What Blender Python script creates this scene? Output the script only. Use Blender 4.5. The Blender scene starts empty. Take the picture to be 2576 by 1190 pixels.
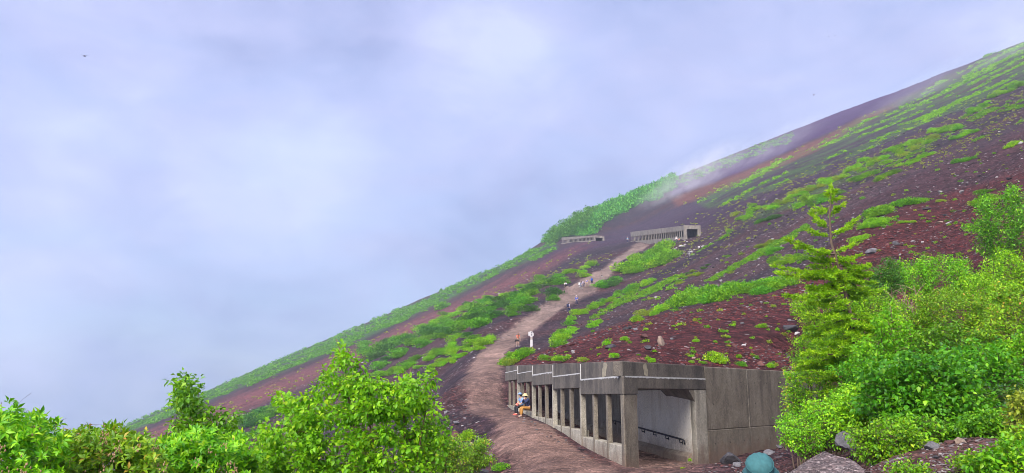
import bpy, bmesh, math, random
import numpy as np
from mathutils import Vector, Matrix

random.seed(7)
RNG = np.random.default_rng(11)
scene = bpy.context.scene
COL = scene.collection

# ------------------------------------------------------------------ camera
PITCH = math.radians(11.74)
FD = 1910.5                      # focal length in the 2576 px wide working frame
cam_d = bpy.data.cameras.new('camera')
cam_d.sensor_width = 36.0
cam_d.lens = 36.0 * FD / 2576.0
cam_d.clip_start = 0.1
cam_d.clip_end = 6000
cam = bpy.data.objects.new('camera', cam_d)
COL.objects.link(cam)
cam.location = (0, 0, 0)
cam.rotation_euler = (math.pi / 2 + PITCH, 0, 0)
scene.camera = cam

# ------------------------------------------------------------------ light
SUN_EL, SUN_AZ = math.radians(41), math.radians(-154)     # azimuth from +Y, clockwise
sun_dir = Vector((math.sin(SUN_AZ) * math.cos(SUN_EL), math.cos(SUN_AZ) * math.cos(SUN_EL), math.sin(SUN_EL)))
sun_d = bpy.data.lights.new('sun', 'SUN')
sun_d.energy = 1.5
sun_d.angle = math.radians(46)
sun_d.color = (1.0, 0.95, 0.88)
sun = bpy.data.objects.new('sun', sun_d)
COL.objects.link(sun)
sun.rotation_euler = (-sun_dir).to_track_quat('-Z', 'Y').to_euler()

scene.view_settings.view_transform = 'Standard'
scene.view_settings.look = 'None'
scene.view_settings.exposure = 2.62
scene.view_settings.gamma = 1.0
scene.view_settings.use_curve_mapping = False
scene.cycles.volume_bounces = 1
scene.cycles.max_bounces = 8
scene.cycles.diffuse_bounces = 5
scene.cycles.filter_width = 0.9
scene.cycles.transparent_max_bounces = 8

world = bpy.data.worlds.new('World')
scene.world = world
world.use_nodes = True


class NT:
    """tiny node-tree helper"""
    def __init__(self, tree):
        self.t = tree
        tree.nodes.clear()

    def n(self, kind, ins=None, **props):
        nd = self.t.nodes.new(kind)
        for k, v in props.items():
            setattr(nd, k, v)
        if ins:
            for k, v in ins.items():
                s = nd.inputs[k]
                if isinstance(v, bpy.types.NodeSocket):
                    self.t.links.new(v, s)
                else:
                    s.default_value = v
        return nd

    def link(self, a, b):
        self.t.links.new(a, b)

    def math(self, op, a, b=0.0, clamp=False):
        nd = self.n('ShaderNodeMath', {0: a, 1: b}, operation=op)
        nd.use_clamp = clamp
        return nd.outputs[0]

    def mix(self, fac, a, b, mode='MIX'):
        nd = self.n('ShaderNodeMix', data_type='RGBA', blend_type=mode)
        for i, v in ((0, fac), (6, a), (7, b)):
            s = nd.inputs[i]
            if isinstance(v, bpy.types.NodeSocket):
                self.t.links.new(v, s)
            else:
                s.default_value = v
        return nd.outputs[2]

    def ramp(self, fac, stops):
        nd = self.n('ShaderNodeValToRGB', {0: fac})
        el = nd.color_ramp.elements
        while len(el) < len(stops):
            el.new(0.5)
        for e, (p, c) in zip(el, stops):
            e.position = p
            e.color = c if len(c) == 4 else (*c, 1)
        return nd.outputs[0]

    def noise(self, vec, scale, detail=4, rough=0.55, dist=0.0):
        return self.n('ShaderNodeTexNoise', {'Vector': vec, 'Scale': scale, 'Detail': detail, 'Roughness': rough, 'Distortion': dist}).outputs['Fac']


def srgb(r, g, b):
    f = lambda c: (c / 255 / 12.92) if c / 255 <= 0.04045 else ((c / 255 + 0.055) / 1.055) ** 2.4
    return (f(r), f(g), f(b), 1.0)


SKY_K = 1.04 / 2 ** 2.62                 # picture value -> radiance at this exposure
w = NT(world.node_tree)
tc = w.n('ShaderNodeTexCoord').outputs['Generated']
sky = w.n('ShaderNodeTexSky', sky_type='NISHITA', sun_disc=False, sun_elevation=SUN_EL, sun_rotation=SUN_AZ)
bg_sky = w.n('ShaderNodeBackground', {'Color': sky.outputs[0], 'Strength': 0.06})
mp1 = w.n('ShaderNodeMapping', {'Vector': tc, 'Scale': (1.0, 1.0, 1.7), 'Location': (0.35, 0.2, 0.1)}).outputs[0]
mp2 = w.n('ShaderNodeMapping', {'Vector': tc, 'Scale': (1.0, 1.0, 2.6), 'Location': (3.1, 0.6, 1.7), 'Rotation': (0, 0.5, 0)}).outputs[0]
big = w.noise(mp1, 2.6, 6, 0.5, 0.35)
mid = w.noise(mp2, 5.0, 7, 0.55, 0.5)
f1 = w.math('ADD', w.math('MULTIPLY', big, 0.7), w.math('MULTIPLY', mid, 0.3))
f1 = w.math('ADD', f1, w.math('MULTIPLY', w.math('SUBTRACT', w.noise(mp1, 9.0, 7, 0.62, 0.9), 0.5), 0.22))


def sky_spot(x, y, width, gain):
    """thinner cloud that lets more light through around one direction"""
    cx, cy = (x - 1288) / FD, (595 - y) / FD
    d = Vector((cx, math.cos(PITCH) - cy * math.sin(PITCH), math.sin(PITCH) + cy * math.cos(PITCH))).normalized()
    dp = w.n('ShaderNodeVectorMath', {0: tc, 1: d}, operation='DOT_PRODUCT').outputs['Value']
    m_ = w.n('ShaderNodeMapRange', {'Value': dp, 'From Min': math.cos(math.radians(width)), 'From Max': 1.0, 'To Min': 0.0, 'To Max': gain * .75}, interpolation_type='SMOOTHSTEP').outputs[0]
    return w.math('MULTIPLY', m_, w.math('ADD', mid, 0.5))


for sx_, sy_, wd_, gn_ in ((1215, 135, 9, .17), (1000, 330, 13, .07), (480, 330, 14, .07), (60, 880, 13, .13), (300, 60, 10, .08), (2250, 60, 14, .06), (700, 640, 10, .04), (1150, 620, 9, -.05), (430, 130, 8, -.06), (1750, 330, 10, -.04)):
    f1 = w.math('ADD', f1, sky_spot(sx_, sy_, wd_, gn_))
cl_hi = w.ramp(f1, [(0.38, srgb(158, 168, 216)), (0.48, srgb(178, 187, 233)), (0.57, srgb(192, 199, 243)), (0.70, srgb(214, 222, 252))])
cl_lo = w.ramp(f1, [(0.38, srgb(134, 156, 198)), (0.48, srgb(152, 172, 212)), (0.58, srgb(170, 186, 224)), (0.72, srgb(196, 206, 242))])
sepz = w.n('ShaderNodeSeparateXYZ', {0: tc}).outputs['Z']
hg = w.n('ShaderNodeMapRange', {'Value': sepz, 'From Min': 0.0, 'From Max': 0.36}).outputs[0]
cl = w.mix(hg, cl_lo, cl_hi)
bg_cl = w.n('ShaderNodeBackground', {'Color': cl, 'Strength': SKY_K})
cover = w.n('ShaderNodeMapRange', {'Value': mid, 'From Min': 0.3, 'From Max': 0.6, 'To Min': 0.86, 'To Max': 0.98}).outputs[0]
mixw = w.n('ShaderNodeMixShader', {0: cover, 1: bg_sky.outputs[0], 2: bg_cl.outputs[0]})
w.n('ShaderNodeOutputWorld', {'Surface': mixw.outputs[0]})

# ------------------------------------------------------------------ helpers: projection, noise, meshes
SP, CP = math.sin(PITCH), math.cos(PITCH)


def ray(x, y):
    cx = (np.asarray(x, float) - 1288) / FD
    cy = (595 - np.asarray(y, float)) / FD
    d = CP - cy * SP
    return cx / d, (SP + cy * CP) / d          # u = X/Y, v = Z/Y


def P(x, y, Y):
    u, v = ray(x, y)
    return (float(u) * Y, float(Y), float(v) * Y)


def proj(X, Y, Z):
    d = Y * CP + Z * SP
    d = np.where(d < 0.05, 0.05, d)
    return 1288 + FD * X / d, 595 - FD * (Z * CP - Y * SP) / d


def hash2(i, j, s):
    n = (i * 374761393 + j * 668265263 + s * 1442695041) & 0xFFFFFFFF
    n = ((n ^ (n >> 13)) * 1274126177) & 0xFFFFFFFF
    return ((n ^ (n >> 16)) & 0xFFFF) / 65535.0


def vnoise(x, y, s=0):
    x = np.asarray(x, float); y = np.asarray(y, float)
    i = np.floor(x).astype(np.int64); j = np.floor(y).astype(np.int64)
    fx = x - i; fy = y - j
    fx = fx * fx * (3 - 2 * fx); fy = fy * fy * (3 - 2 * fy)
    a = hash2(i, j, s); b = hash2(i + 1, j, s); c = hash2(i, j + 1, s); d = hash2(i + 1, j + 1, s)
    return (a + (b - a) * fx) * (1 - fy) + (c + (d - c) * fx) * fy


def fbm(x, y, s=0, o=4):
    r = 0; a = 0.5; t = 0
    for k in range(o):
        r = r + a * vnoise(x * 2 ** k, y * 2 ** k, s + k); t += a; a *= 0.5
    return r / t - 0.5


def sstep(x, a, b):
    t = np.clip((x - a) / (b - a), 0, 1)
    return t * t * (3 - 2 * t)


def mesh_np(name, verts, faces, mat=None, smooth=False):
    """faces: (n,k) int array of equal-sized faces, or list of such arrays"""
    me = bpy.data.meshes.new(name)
    verts = np.asarray(verts, np.float32).reshape(-1, 3)
    fl = faces if isinstance(faces, list) else [faces]
    fl = [np.asarray(f, np.int32) for f in fl if len(f)]
    tot = np.concatenate([np.full(len(f), f.shape[1], np.int32) for f in fl])
    idx = np.concatenate([f.ravel() for f in fl])
    me.vertices.add(len(verts)); me.vertices.foreach_set('co', verts.ravel())
    me.loops.add(len(idx)); me.loops.foreach_set('vertex_index', idx)
    me.polygons.add(len(tot))
    st = np.zeros(len(tot), np.int32); st[1:] = np.cumsum(tot)[:-1]
    me.polygons.foreach_set('loop_start', st)
    me.polygons.foreach_set('loop_total', tot)
    if smooth:
        me.polygons.foreach_set('use_smooth', np.ones(len(tot), bool))
    me.update(calc_edges=True); me.validate()
    if mat:
        me.materials.append(mat)
    return me


def tag(o, label=None, cat=None, group=None, kind=None):
    if label: o['label'] = label
    if cat: o['category'] = cat
    if group: o['group'] = group
    if kind: o['kind'] = kind
    return o


def link(name, me, parent=None, loc=None, rot=None, scale=None):
    o = bpy.data.objects.new(name, me)
    COL.objects.link(o)
    if parent is not None: o.parent = parent
    if loc is not None: o.location = loc
    if rot is not None: o.rotation_euler = rot
    if scale is not None: o.scale = scale
    return o


def empty(name, loc, rz=0.0):
    o = link(name, None, loc=loc, rot=(0, 0, rz))
    o.empty_display_size = 0.3
    return o


class MB:
    """collects prisms, boxes and tubes into one mesh"""
    def __init__(self):
        self.v = []; self.f = []

    def poly(self, pts):
        b = len(self.v); self.v += [tuple(p) for p in pts]; self.f.append(tuple(range(b, b + len(pts))))

    def prism(self, foot, z0, z1):
        """foot: list of (x,y) counter-clockwise; z0/z1 numbers or lists"""
        n = len(foot)
        z0 = z0 if isinstance(z0, (list, tuple)) else [z0] * n
        z1 = z1 if isinstance(z1, (list, tuple)) else [z1] * n
        b = len(self.v)
        self.v += [(p[0], p[1], z) for p, z in zip(foot, z0)] + [(p[0], p[1], z) for p, z in zip(foot, z1)]
        self.f.append(tuple(b + i for i in reversed(range(n))))
        self.f.append(tuple(b + n + i for i in range(n)))
        for i in range(n):
            j = (i + 1) % n
            self.f.append((b + i, b + j, b + n + j, b + n + i))

    def box(self, c, s, rz=0.0):
        co, si = math.cos(rz), math.sin(rz)
        pts = [(c[0] + co * x * s[0] / 2 - si * y * s[1] / 2, c[1] + si * x * s[0] / 2 + co * y * s[1] / 2) for x, y in ((-1, -1), (1, -1), (1, 1), (-1, 1))]
        self.prism(pts, c[2] - s[2] / 2, c[2] + s[2] / 2)

    def tube(self, pts, radii, k=6):
        pts = [Vector(p) for p in pts]
        if not isinstance(radii, (list, tuple)): radii = [radii] * len(pts)
        b = len(self.v); up = Vector((0.13, 0.21, 0.97)).normalized()
        for i, p in enumerate(pts):
            t = (pts[min(i + 1, len(pts) - 1)] - pts[max(i - 1, 0)])
            t = t.normalized() if t.length > 1e-9 else Vector((0, 0, 1))
            a = t.cross(up)
            if a.length < 0.05: a = t.cross(Vector((1, 0, 0)))
            a.normalize(); c = a.cross(t)
            for j in range(k):
                g = 2 * math.pi * j / k
                q = p + (a * math.cos(g) + c * math.sin(g)) * radii[i]
                self.v.append(tuple(q))
        for i in range(len(pts) - 1):
            for j in range(k):
                j2 = (j + 1) % k
                self.f.append((b + i * k + j, b + i * k + j2, b + (i + 1) * k + j2, b + (i + 1) * k + j))
        self.f.append(tuple(b + j for j in range(k)))
        e = b + (len(pts) - 1) * k
        self.f.append(tuple(e + j for j in reversed(range(k))))

    def lathe(self, prof, c=(0, 0, 0), k=20, sx=1.0, sy=1.0):
        b = len(self.v)
        for r, z in prof:
            for j in range(k):
                g = 2 * math.pi * j / k
                self.v.append((c[0] + r * sx * math.cos(g), c[1] + r * sy * math.sin(g), c[2] + z))
        for i in range(len(prof) - 1):
            for j in range(k):
                j2 = (j + 1) % k
                self.f.append((b + i * k + j, b + i * k + j2, b + (i + 1) * k + j2, b + (i + 1) * k + j))
        self.f.append(tuple(b + j for j in reversed(range(k))))
        e = b + (len(prof) - 1) * k
        self.f.append(tuple(e + j for j in range(k)))

    def build(self, name, mat, parent=None, smooth=False, bevel=0.0, loc=None):
        me = bpy.data.meshes.new(name)
        me.from_pydata(self.v, [], self.f)
        bm = bmesh.new(); bm.from_mesh(me)
        bmesh.ops.recalc_face_normals(bm, faces=bm.faces)
        if bevel:
            ed = [e for e in bm.edges if len(e.link_faces) == 2 and e.calc_face_angle(0) > 0.5]
            bmesh.ops.bevel(bm, geom=ed, offset=bevel, segments=2, affect='EDGES', profile=0.5, clamp_overlap=True)
        bm.to_mesh(me); bm.free()
        if smooth:
            for p in me.polygons: p.use_smooth = True
        if mat: me.materials.append(mat)
        return link(name, me, parent, loc)


# ------------------------------------------------------------------ materials
def principled(name, build):
    m = bpy.data.materials.new(name); m.use_nodes = True
    t = NT(m.node_tree)
    bs = t.n('ShaderNodeBsdfPrincipled'); out = t.n('ShaderNodeOutputMaterial', {'Surface': bs.outputs[0]})
    build(t, bs, out)
    return m


def plain(name, col, rough=0.7, var=0.15, scale=8.0, metallic=0.0, bump=0.0):
    def b(t, bs, out):
        oc = t.n('ShaderNodeTexCoord').outputs['Object']
        n = t.noise(oc, scale, 5, 0.6)
        lo = [c * (1 - var) for c in col[:3]]; hi = [min(1, c * (1 + var)) for c in col[:3]]
        t.link(t.ramp(n, [(0.3, lo), (0.7, hi)]), bs.inputs['Base Color'])
        bs.inputs['Roughness'].default_value = rough
        bs.inputs['Metallic'].default_value = metallic
        if bump:
            t.link(t.n('ShaderNodeBump', {'Height': n, 'Strength': bump, 'Distance': 0.02}).outputs[0], bs.inputs['Normal'])
    return principled(name, b)


def leaf_mat(name, stops, trans=0.35, rough=0.45, obj_var=0.25):
    m = bpy.data.materials.new(name); m.use_nodes = True
    t = NT(m.node_tree)
    isl = t.n('ShaderNodeNewGeometry').outputs['Random Per Island']
    orr = t.n('ShaderNodeObjectInfo').outputs['Random']
    c = t.ramp(isl, stops)
    hv = t.n('ShaderNodeHueSaturation', {'Color': c,
             'Value': t.n('ShaderNodeMapRange', {'Value': orr, 'To Min': 1 - obj_var, 'To Max': 1 + obj_var}).outputs[0],
             'Hue': t.n('ShaderNodeMapRange', {'Value': t.math('FRACT', t.math('MULTIPLY', orr, 7.3)), 'To Min': 0.485, 'To Max': 0.515}).outputs[0]}).outputs[0]
    oc = t.n('ShaderNodeTexCoord').outputs['Object']
    cl = t.noise(oc, 2.3, 3, 0.6)
    hv = t.mix(1.0, hv, t.ramp(cl, [(0.3, (0.62, 0.70, 0.7)), (0.5, (1, 1, 1)), (0.7, (1.45, 1.25, 1.0))]), 'MULTIPLY')
    bs = t.n('ShaderNodeBsdfPrincipled', {'Base Color': hv, 'Roughness': rough})
    bs.inputs['Specular IOR Level'].default_value = 0.35
    tr = t.n('ShaderNodeBsdfTranslucent', {'Color': t.mix(0.35, hv, (0.26, 0.56, 0.015, 1))})
    mx = t.n('ShaderNodeMixShader', {0: trans, 1: bs.outputs[0], 2: tr.outputs[0]})
    t.n('ShaderNodeOutputMaterial', {'Surface': mx.outputs[0]})
    return m


M = {}
M['leaf_bright'] = leaf_mat('leaf_bright', [(0.0, (0.07, 0.24, 0.005)), (0.45, (0.18, 0.46, 0.006)), (0.85, (0.30, 0.58, 0.010)), (1.0, (0.44, 0.62, 0.02))])
M['leaf_lime'] = leaf_mat('leaf_lime', [(0.0, (0.08, 0.32, 0.008)), (0.45, (0.18, 0.56, 0.010)), (0.85, (0.28, 0.66, 0.014)), (1.0, (0.42, 0.70, 0.02))], 0.45)
M['leaf_mid'] = leaf_mat('leaf_mid', [(0.0, (0.035, 0.15, 0.006)), (0.5, (0.095, 0.31, 0.008)), (0.9, (0.18, 0.43, 0.010)), (1.0, (0.28, 0.50, 0.02))])
M['leaf_dark'] = leaf_mat('leaf_dark', [(0.0, (0.014, 0.075, 0.012)), (0.6, (0.035, 0.15, 0.015)), (1.0, (0.08, 0.24, 0.02))], 0.25)
M['leaf_yellow'] = leaf_mat('leaf_yellow', [(0.0, (0.14, 0.22, 0.02)), (0.5, (0.26, 0.36, 0.02)), (1.0, (0.40, 0.42, 0.05))])
M['leaf_dull'] = leaf_mat('leaf_dull', [(0.0, (0.03, 0.09, 0.02)), (0.6, (0.06, 0.15, 0.025)), (1.0, (0.12, 0.22, 0.04))], 0.25)
M['leaf_larch'] = leaf_mat('leaf_larch', [(0.0, (0.11, 0.30, 0.008)), (0.6, (0.26, 0.56, 0.012)), (1.0, (0.42, 0.66, 0.02))], 0.5)
M['leaf_bud'] = leaf_mat('leaf_bud', [(0.0, (0.07, 0.22, 0.008)), (0.5, (0.17, 0.40, 0.010)), (0.90, (0.30, 0.50, 0.015)), (0.96, (0.45, 0.36, 0.04)), (1.0, (0.48, 0.24, 0.06))])
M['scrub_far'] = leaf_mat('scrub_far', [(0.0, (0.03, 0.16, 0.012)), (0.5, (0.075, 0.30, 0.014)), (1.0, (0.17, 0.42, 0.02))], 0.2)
M['scrub_bright'] = leaf_mat('scrub_bright', [(0.0, (0.07, 0.23, 0.008)), (0.5, (0.19, 0.42, 0.010)), (1.0, (0.34, 0.54, 0.02))], 0.25)  # yellower leaf green for the scrub on the upper and middle slope
M['bark'] = plain('bark', (0.10, 0.065, 0.045), 0.85, 0.4, 14, bump=0.4)
M['bark_dark'] = plain('bark_dark', (0.035, 0.024, 0.02), 0.85, 0.4, 20)
M['bark_birch'] = plain('bark_birch', (0.17, 0.10, 0.06), 0.7, 0.45, 18, bump=0.3)
M['dead_wood'] = plain('dead_wood', (0.24, 0.17, 0.11), 0.8, 0.3, 12)
M['seed'] = plain('seed', (0.30, 0.19, 0.10), 0.8, 0.4, 60)


def concrete(name, base, light, stain):
    def b(t, bs, out):
        oc = t.n('ShaderNodeTexCoord').outputs['Object']
        big = t.noise(oc, 0.55, 5, 0.6, 0.6)
        st = t.n('ShaderNodeMapping', {'Vector': oc, 'Scale': (1.2, 1.2, 0.28)}).outputs[0]
        streak = t.noise(st, 1.3, 6, 0.7, 0.5)
        fine = t.noise(oc, 16, 5, 0.7)
        grit = t.noise(oc, 28, 3, 0.7)
        c = t.mix(t.ramp(big, [(0.40, (0, 0, 0)), (0.60, (1, 1, 1))]), (*base, 1), (*light, 1))
        c = t.mix(t.ramp(streak, [(0.45, (0, 0, 0)), (0.62, (0.9, 0.9, 0.9))]), c, (*stain, 1))
        c = t.mix(t.ramp(t.noise(oc, 3.2, 6, 0.75, 0.3), [(0.5, (0, 0, 0)), (0.62, (0.5, 0.5, 0.5))]), c, (*light, 1))
        c = t.mix(0.75, c, t.ramp(fine, [(0.28, (0.30, 0.30, 0.30)), (0.5, (0.5, 0.5, 0.5)), (0.72, (0.70, 0.69, 0.66))]), 'OVERLAY')
        pit = t.ramp(grit, [(0.32, (0.4, 0.4, 0.4)), (0.44, (1, 1, 1)), (0.60, (1, 1, 1)), (0.70, (1.9, 1.85, 1.75))])
        c = t.mix(1.0, c, pit, 'MULTIPLY')
        z = t.n('ShaderNodeSeparateXYZ', {0: oc}).outputs['Z']
        dirt = t.math('ADD', t.n('ShaderNodeMapRange', {'Value': z, 'From Min': -2.35, 'From Max': -1.2, 'To Min': 0.62, 'To Max': 0.0}).outputs[0], t.math('MULTIPLY', t.math('SUBTRACT', t.noise(oc, 1.7, 6, 0.7, 0.4), 0.5), 0.9))
        c = t.mix(t.ramp(dirt, [(0.22, (0, 0, 0)), (0.55, (0.6, 0.6, 0.6))]), c, (0.15, 0.085, 0.06, 1))
        rust = t.noise(t.n('ShaderNodeMapping', {'Vector': oc, 'Scale': (1.3, 1.3, 0.12), 'Location': (7, 2, 0)}).outputs[0], 1.6, 5, 0.7)
        c = t.mix(t.ramp(rust, [(0.60, (0, 0, 0)), (0.76, (0.55, 0.55, 0.55))]), c, (0.07, 0.040, 0.022, 1))
        moss = t.noise(oc, 2.3, 6, 0.8, 0.6)
        c = t.mix(t.ramp(moss, [(0.60, (0, 0, 0)), (0.72, (0.45, 0.45, 0.45))]), c, (0.085, 0.085, 0.035, 1))
        t.link(c, bs.inputs['Base Color'])
        bs.inputs['Roughness'].default_value = 0.9
        h = t.math('ADD', t.math('MULTIPLY', fine, 0.6), t.math('MULTIPLY', grit, 0.5))
        t.link(t.n('ShaderNodeBump', {'Height': h, 'Strength': 0.35, 'Distance': 0.02}).outputs[0], bs.inputs['Normal'])
    return principled(name, b)


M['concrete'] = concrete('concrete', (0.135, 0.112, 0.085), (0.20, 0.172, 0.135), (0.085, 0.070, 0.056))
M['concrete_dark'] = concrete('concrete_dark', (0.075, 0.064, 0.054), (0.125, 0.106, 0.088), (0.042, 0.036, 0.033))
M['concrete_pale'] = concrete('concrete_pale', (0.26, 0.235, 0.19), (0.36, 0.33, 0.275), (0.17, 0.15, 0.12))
M['concrete_lit'] = concrete('concrete_lit', (0.76, 0.70, 0.58), (0.82, 0.76, 0.66), (0.68, 0.61, 0.50))  # inner wall seen through the portal, its daylight put into the colour
M['concrete_far'] = concrete('concrete_far', (0.17, 0.145, 0.125), (0.24, 0.21, 0.18), (0.10, 0.085, 0.08))
M['lime'] = plain('lime', (0.42, 0.41, 0.40), 0.9, 0.25, 9)
M['patch'] = plain('patch', (0.27, 0.235, 0.17), 0.9, 0.25, 12)
M['joint'] = plain('joint', (0.02, 0.018, 0.016), 0.95)
M['iron'] = plain('iron', (0.018, 0.018, 0.024), 0.5, 0.3, 20)


def rock_mat(name, a, b_, c_, sc=5.0):
    def b(t, bs, out):
        oc = t.n('ShaderNodeTexCoord').outputs['Object']
        orr = t.n('ShaderNodeObjectInfo').outputs['Random']
        n = t.noise(oc, sc, 6, 0.65, 0.4)
        c = t.ramp(n, [(0.3, a), (0.52, b_), (0.74, c_)])
        c = t.n('ShaderNodeHueSaturation', {'Color': c, 'Value': t.n('ShaderNodeMapRange', {'Value': orr, 'To Min': 0.65, 'To Max': 1.35}).outputs[0]}).outputs[0]
        t.link(c, bs.inputs['Base Color']); bs.inputs['Roughness'].default_value = 0.9
        t.link(t.n('ShaderNodeBump', {'Height': t.noise(oc, sc * 4, 5, 0.7), 'Strength': 0.6, 'Distance': 0.05}).outputs[0], bs.inputs['Normal'])
    return principled(name, b)


M['rock_grey'] = rock_mat('rock_grey', (0.06, 0.058, 0.066), (0.11, 0.105, 0.115), (0.19, 0.18, 0.185))
M['rock_dark'] = rock_mat('rock_dark', (0.018, 0.016, 0.02), (0.035, 0.032, 0.038), (0.07, 0.065, 0.07))
M['rock_tan'] = rock_mat('rock_tan', (0.15, 0.10, 0.08), (0.25, 0.18, 0.14), (0.33, 0.26, 0.21))
M['rock_red'] = rock_mat('rock_red', (0.07, 0.025, 0.025), (0.12, 0.045, 0.04), (0.18, 0.08, 0.07))
M['rock_pale'] = rock_mat('rock_pale', (0.22, 0.20, 0.20), (0.33, 0.31, 0.31), (0.46, 0.43, 0.42))


def fold_rock():
    def b(t, bs, out):
        oc = t.n('ShaderNodeTexCoord').outputs['Object']
        mp = t.n('ShaderNodeMapping', {'Vector': oc, 'Scale': (1.0, 1.5, 2.4), 'Rotation': (0.3, 0.6, 0.2)}).outputs[0]
        n = t.noise(mp, 4.2, 7, 0.68, 1.6)
        n2 = t.noise(mp, 13.0, 6, 0.7, 0.8)
        ridge = t.math('ABSOLUTE', t.math('SUBTRACT', n, 0.5))
        ridge2 = t.math('ABSOLUTE', t.math('SUBTRACT', n2, 0.5))
        c = t.ramp(n2, [(0.32, (0.14, 0.088, 0.088)), (0.5, (0.33, 0.24, 0.23)), (0.68, (0.52, 0.43, 0.41))])
        crack = t.math('MINIMUM', t.math('MULTIPLY', ridge, 22.0), t.math('ADD', t.math('MULTIPLY', ridge2, 30.0), 0.25), True)
        c = t.mix(t.ramp(crack, [(0.0, (0, 0, 0)), (0.55, (1, 1, 1))]), (0.03, 0.02, 0.024, 1), c)
        t.link(c, bs.inputs['Base Color']); bs.inputs['Roughness'].default_value = 0.9
        h = t.math('ADD', t.math('MULTIPLY', crack, 0.6), t.math('MULTIPLY', n2, 0.6))
        t.link(t.n('ShaderNodeBump', {'Height': h, 'Strength': 1.0, 'Distance': 0.08}).outputs[0], bs.inputs['Normal'])
    return principled('rock_folded', b)


M['rock_folded'] = fold_rock()


def ground_mat():
    def b(t, bs, out):
        oc = t.n('ShaderNodeTexCoord').outputs['Object']
        at = t.n('ShaderNodeAttribute', attribute_name='tint')
        tint = at.outputs['Color']
        stony = at.outputs['Alpha']
        v1 = t.n('ShaderNodeTexVoronoi', {'Vector': t.n('ShaderNodeVectorMath', {0: oc, 1: t.n('ShaderNodeVectorMath', {0: t.n('ShaderNodeTexNoise', {'Vector': oc, 'Scale': 5.0}).outputs['Color'], 'Scale': 0.25}, operation='SCALE').outputs[0]}, operation='ADD').outputs[0], 'Scale': 12.0})
        v2 = t.n('ShaderNodeTexVoronoi', {'Vector': oc, 'Scale': 2.3})
        g1 = t.n('ShaderNodeSeparateColor', {0: v1.outputs['Color']}).outputs[0]
        g2 = t.n('ShaderNodeSeparateColor', {0: v2.outputs['Color']}).outputs[1]
        g3 = t.n('ShaderNodeSeparateColor', {0: v2.outputs['Color']}).outputs[0]
        nz = t.noise(oc, 0.25, 6, 0.6)
        nf = t.noise(oc, 3.0, 6, 0.7)
        amt = t.n('ShaderNodeMapRange', {'Value': stony, 'From Min': 0.0, 'From Max': 0.5, 'To Min': 0.2, 'To Max': 1.0}).outputs[0]
        k1 = t.ramp(g1, [(0.0, (0.3, 0.3, 0.33)), (0.55, (0.95, 0.95, 0.95)), (0.9, (1.5, 1.45, 1.45)), (1.0, (2.3, 2.2, 2.2))])
        k2 = t.ramp(g2, [(0.0, (0.5, 0.5, 0.54)), (0.8, (1.3, 1.25, 1.25)), (1.0, (1.8, 1.75, 1.75))])
        k3 = t.ramp(nz, [(0.3, (0.75, 0.75, 0.78)), (0.7, (1.25, 1.22, 1.2))])
        k4 = t.ramp(nf, [(0.3, (0.72, 0.72, 0.72)), (0.7, (1.28, 1.28, 1.28))])
        c = t.mix(amt, tint, t.mix(1.0, tint, k1, 'MULTIPLY'))
        c = t.mix(amt, c, t.mix(1.0, c, k2, 'MULTIPLY'))
        c = t.mix(1.0, c, k3, 'MULTIPLY')
        c = t.mix(0.8, c, t.mix(1.0, c, k4, 'MULTIPLY'))
        # pale stones lying in the scree
        near = t.math('LESS_THAN', v2.outputs['Distance'], 0.30)
        rare = t.math('GREATER_THAN', t.math('ADD', g3, t.math('MULTIPLY', stony, 0.30)), 1.10)
        sp = t.math('MULTIPLY', near, rare)
        stone = t.ramp(g2, [(0.0, (0.08, 0.065, 0.07)), (0.6, (0.16, 0.14, 0.145)), (1.0, (0.30, 0.28, 0.28))])
        c = t.mix(sp, c, stone)
        t.link(c, bs.inputs['Base Color'])
        bs.inputs['Roughness'].default_value = 0.95
        bs.inputs['Specular IOR Level'].default_value = 0.15
        h = t.math('ADD', t.math('MULTIPLY', v1.outputs['Distance'], -0.5), t.math('MULTIPLY', nf, 0.9))
        t.link(t.n('ShaderNodeBump', {'Height': h, 'Strength': 0.6, 'Distance': 0.09}).outputs[0], bs.inputs['Normal'])
    return principled('ground', b)


M['ground'] = ground_mat()

# ------------------------------------------------------------------ terrain
GA, GB, GC = 0.42, 0.20, -16.0
A0 = np.array((3.44, 24.0))                      # outer corner of the shelter
DA = np.array((-0.138, 0.9904)); NA = np.array((0.9904, 0.138))    # along colonnade / into the slope
DB = np.array((0.664, 0.748)); NB = np.array((-0.748, 0.664))      # along portal + wing wall / into the slope


def plane(X, Y): return GA * X + GB * Y + GC


def pt(x, y): return (x, y, plane(x, y))


far_pts = [pt(-60, 120), pt(-30, 200), pt(-100, 300), pt(0, 300), pt(-150, 550), pt(0, 560), pt(-300, 600), pt(-200, 200), pt(-350, 350),
           pt(-60, 60), pt(-120, 100), (20, 95, plane(20, 95)), pt(40, 105), pt(70, 100), pt(45, 140), pt(60, 200), pt(110, 200), pt(150, 300), pt(90, 300),
           pt(100, 140), pt(200, 300), pt(200, 200), pt(60, 430), pt(140, 430), pt(250, 430),
           P(1690, 452, 620), P(1830, 397, 640), P(2060, 302, 660), P(2300, 207, 680), P(2576, 94, 700), P(2900, -40, 720),
           P(1440, 580, 430), P(1500, 545, 450), P(1600, 490, 540), P(1380, 612, 430), P(1345, 622, 540), P(1280, 655, 560),
           P(1721, 599, 190), P(1760, 596, 195), P(1587, 610, 265), P(1650, 603, 228), P(1413, 614, 350), P(1510, 607, 350), P(1470, 610, 300), P(1500, 622, 280)]
path_l = [P(1300, 1190, 25.6), P(1235, 1110, 35), P(1190, 1040, 44), P(1163, 985, 54), P(1162, 950, 62), P(1185, 900, 78), P(1230, 865, 92), P(1300, 810, 110), P(1385, 745, 132), P(1420, 720, 148), P(1480, 690, 166), P(1545, 650, 200), P(1592, 614, 245)]
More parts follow.
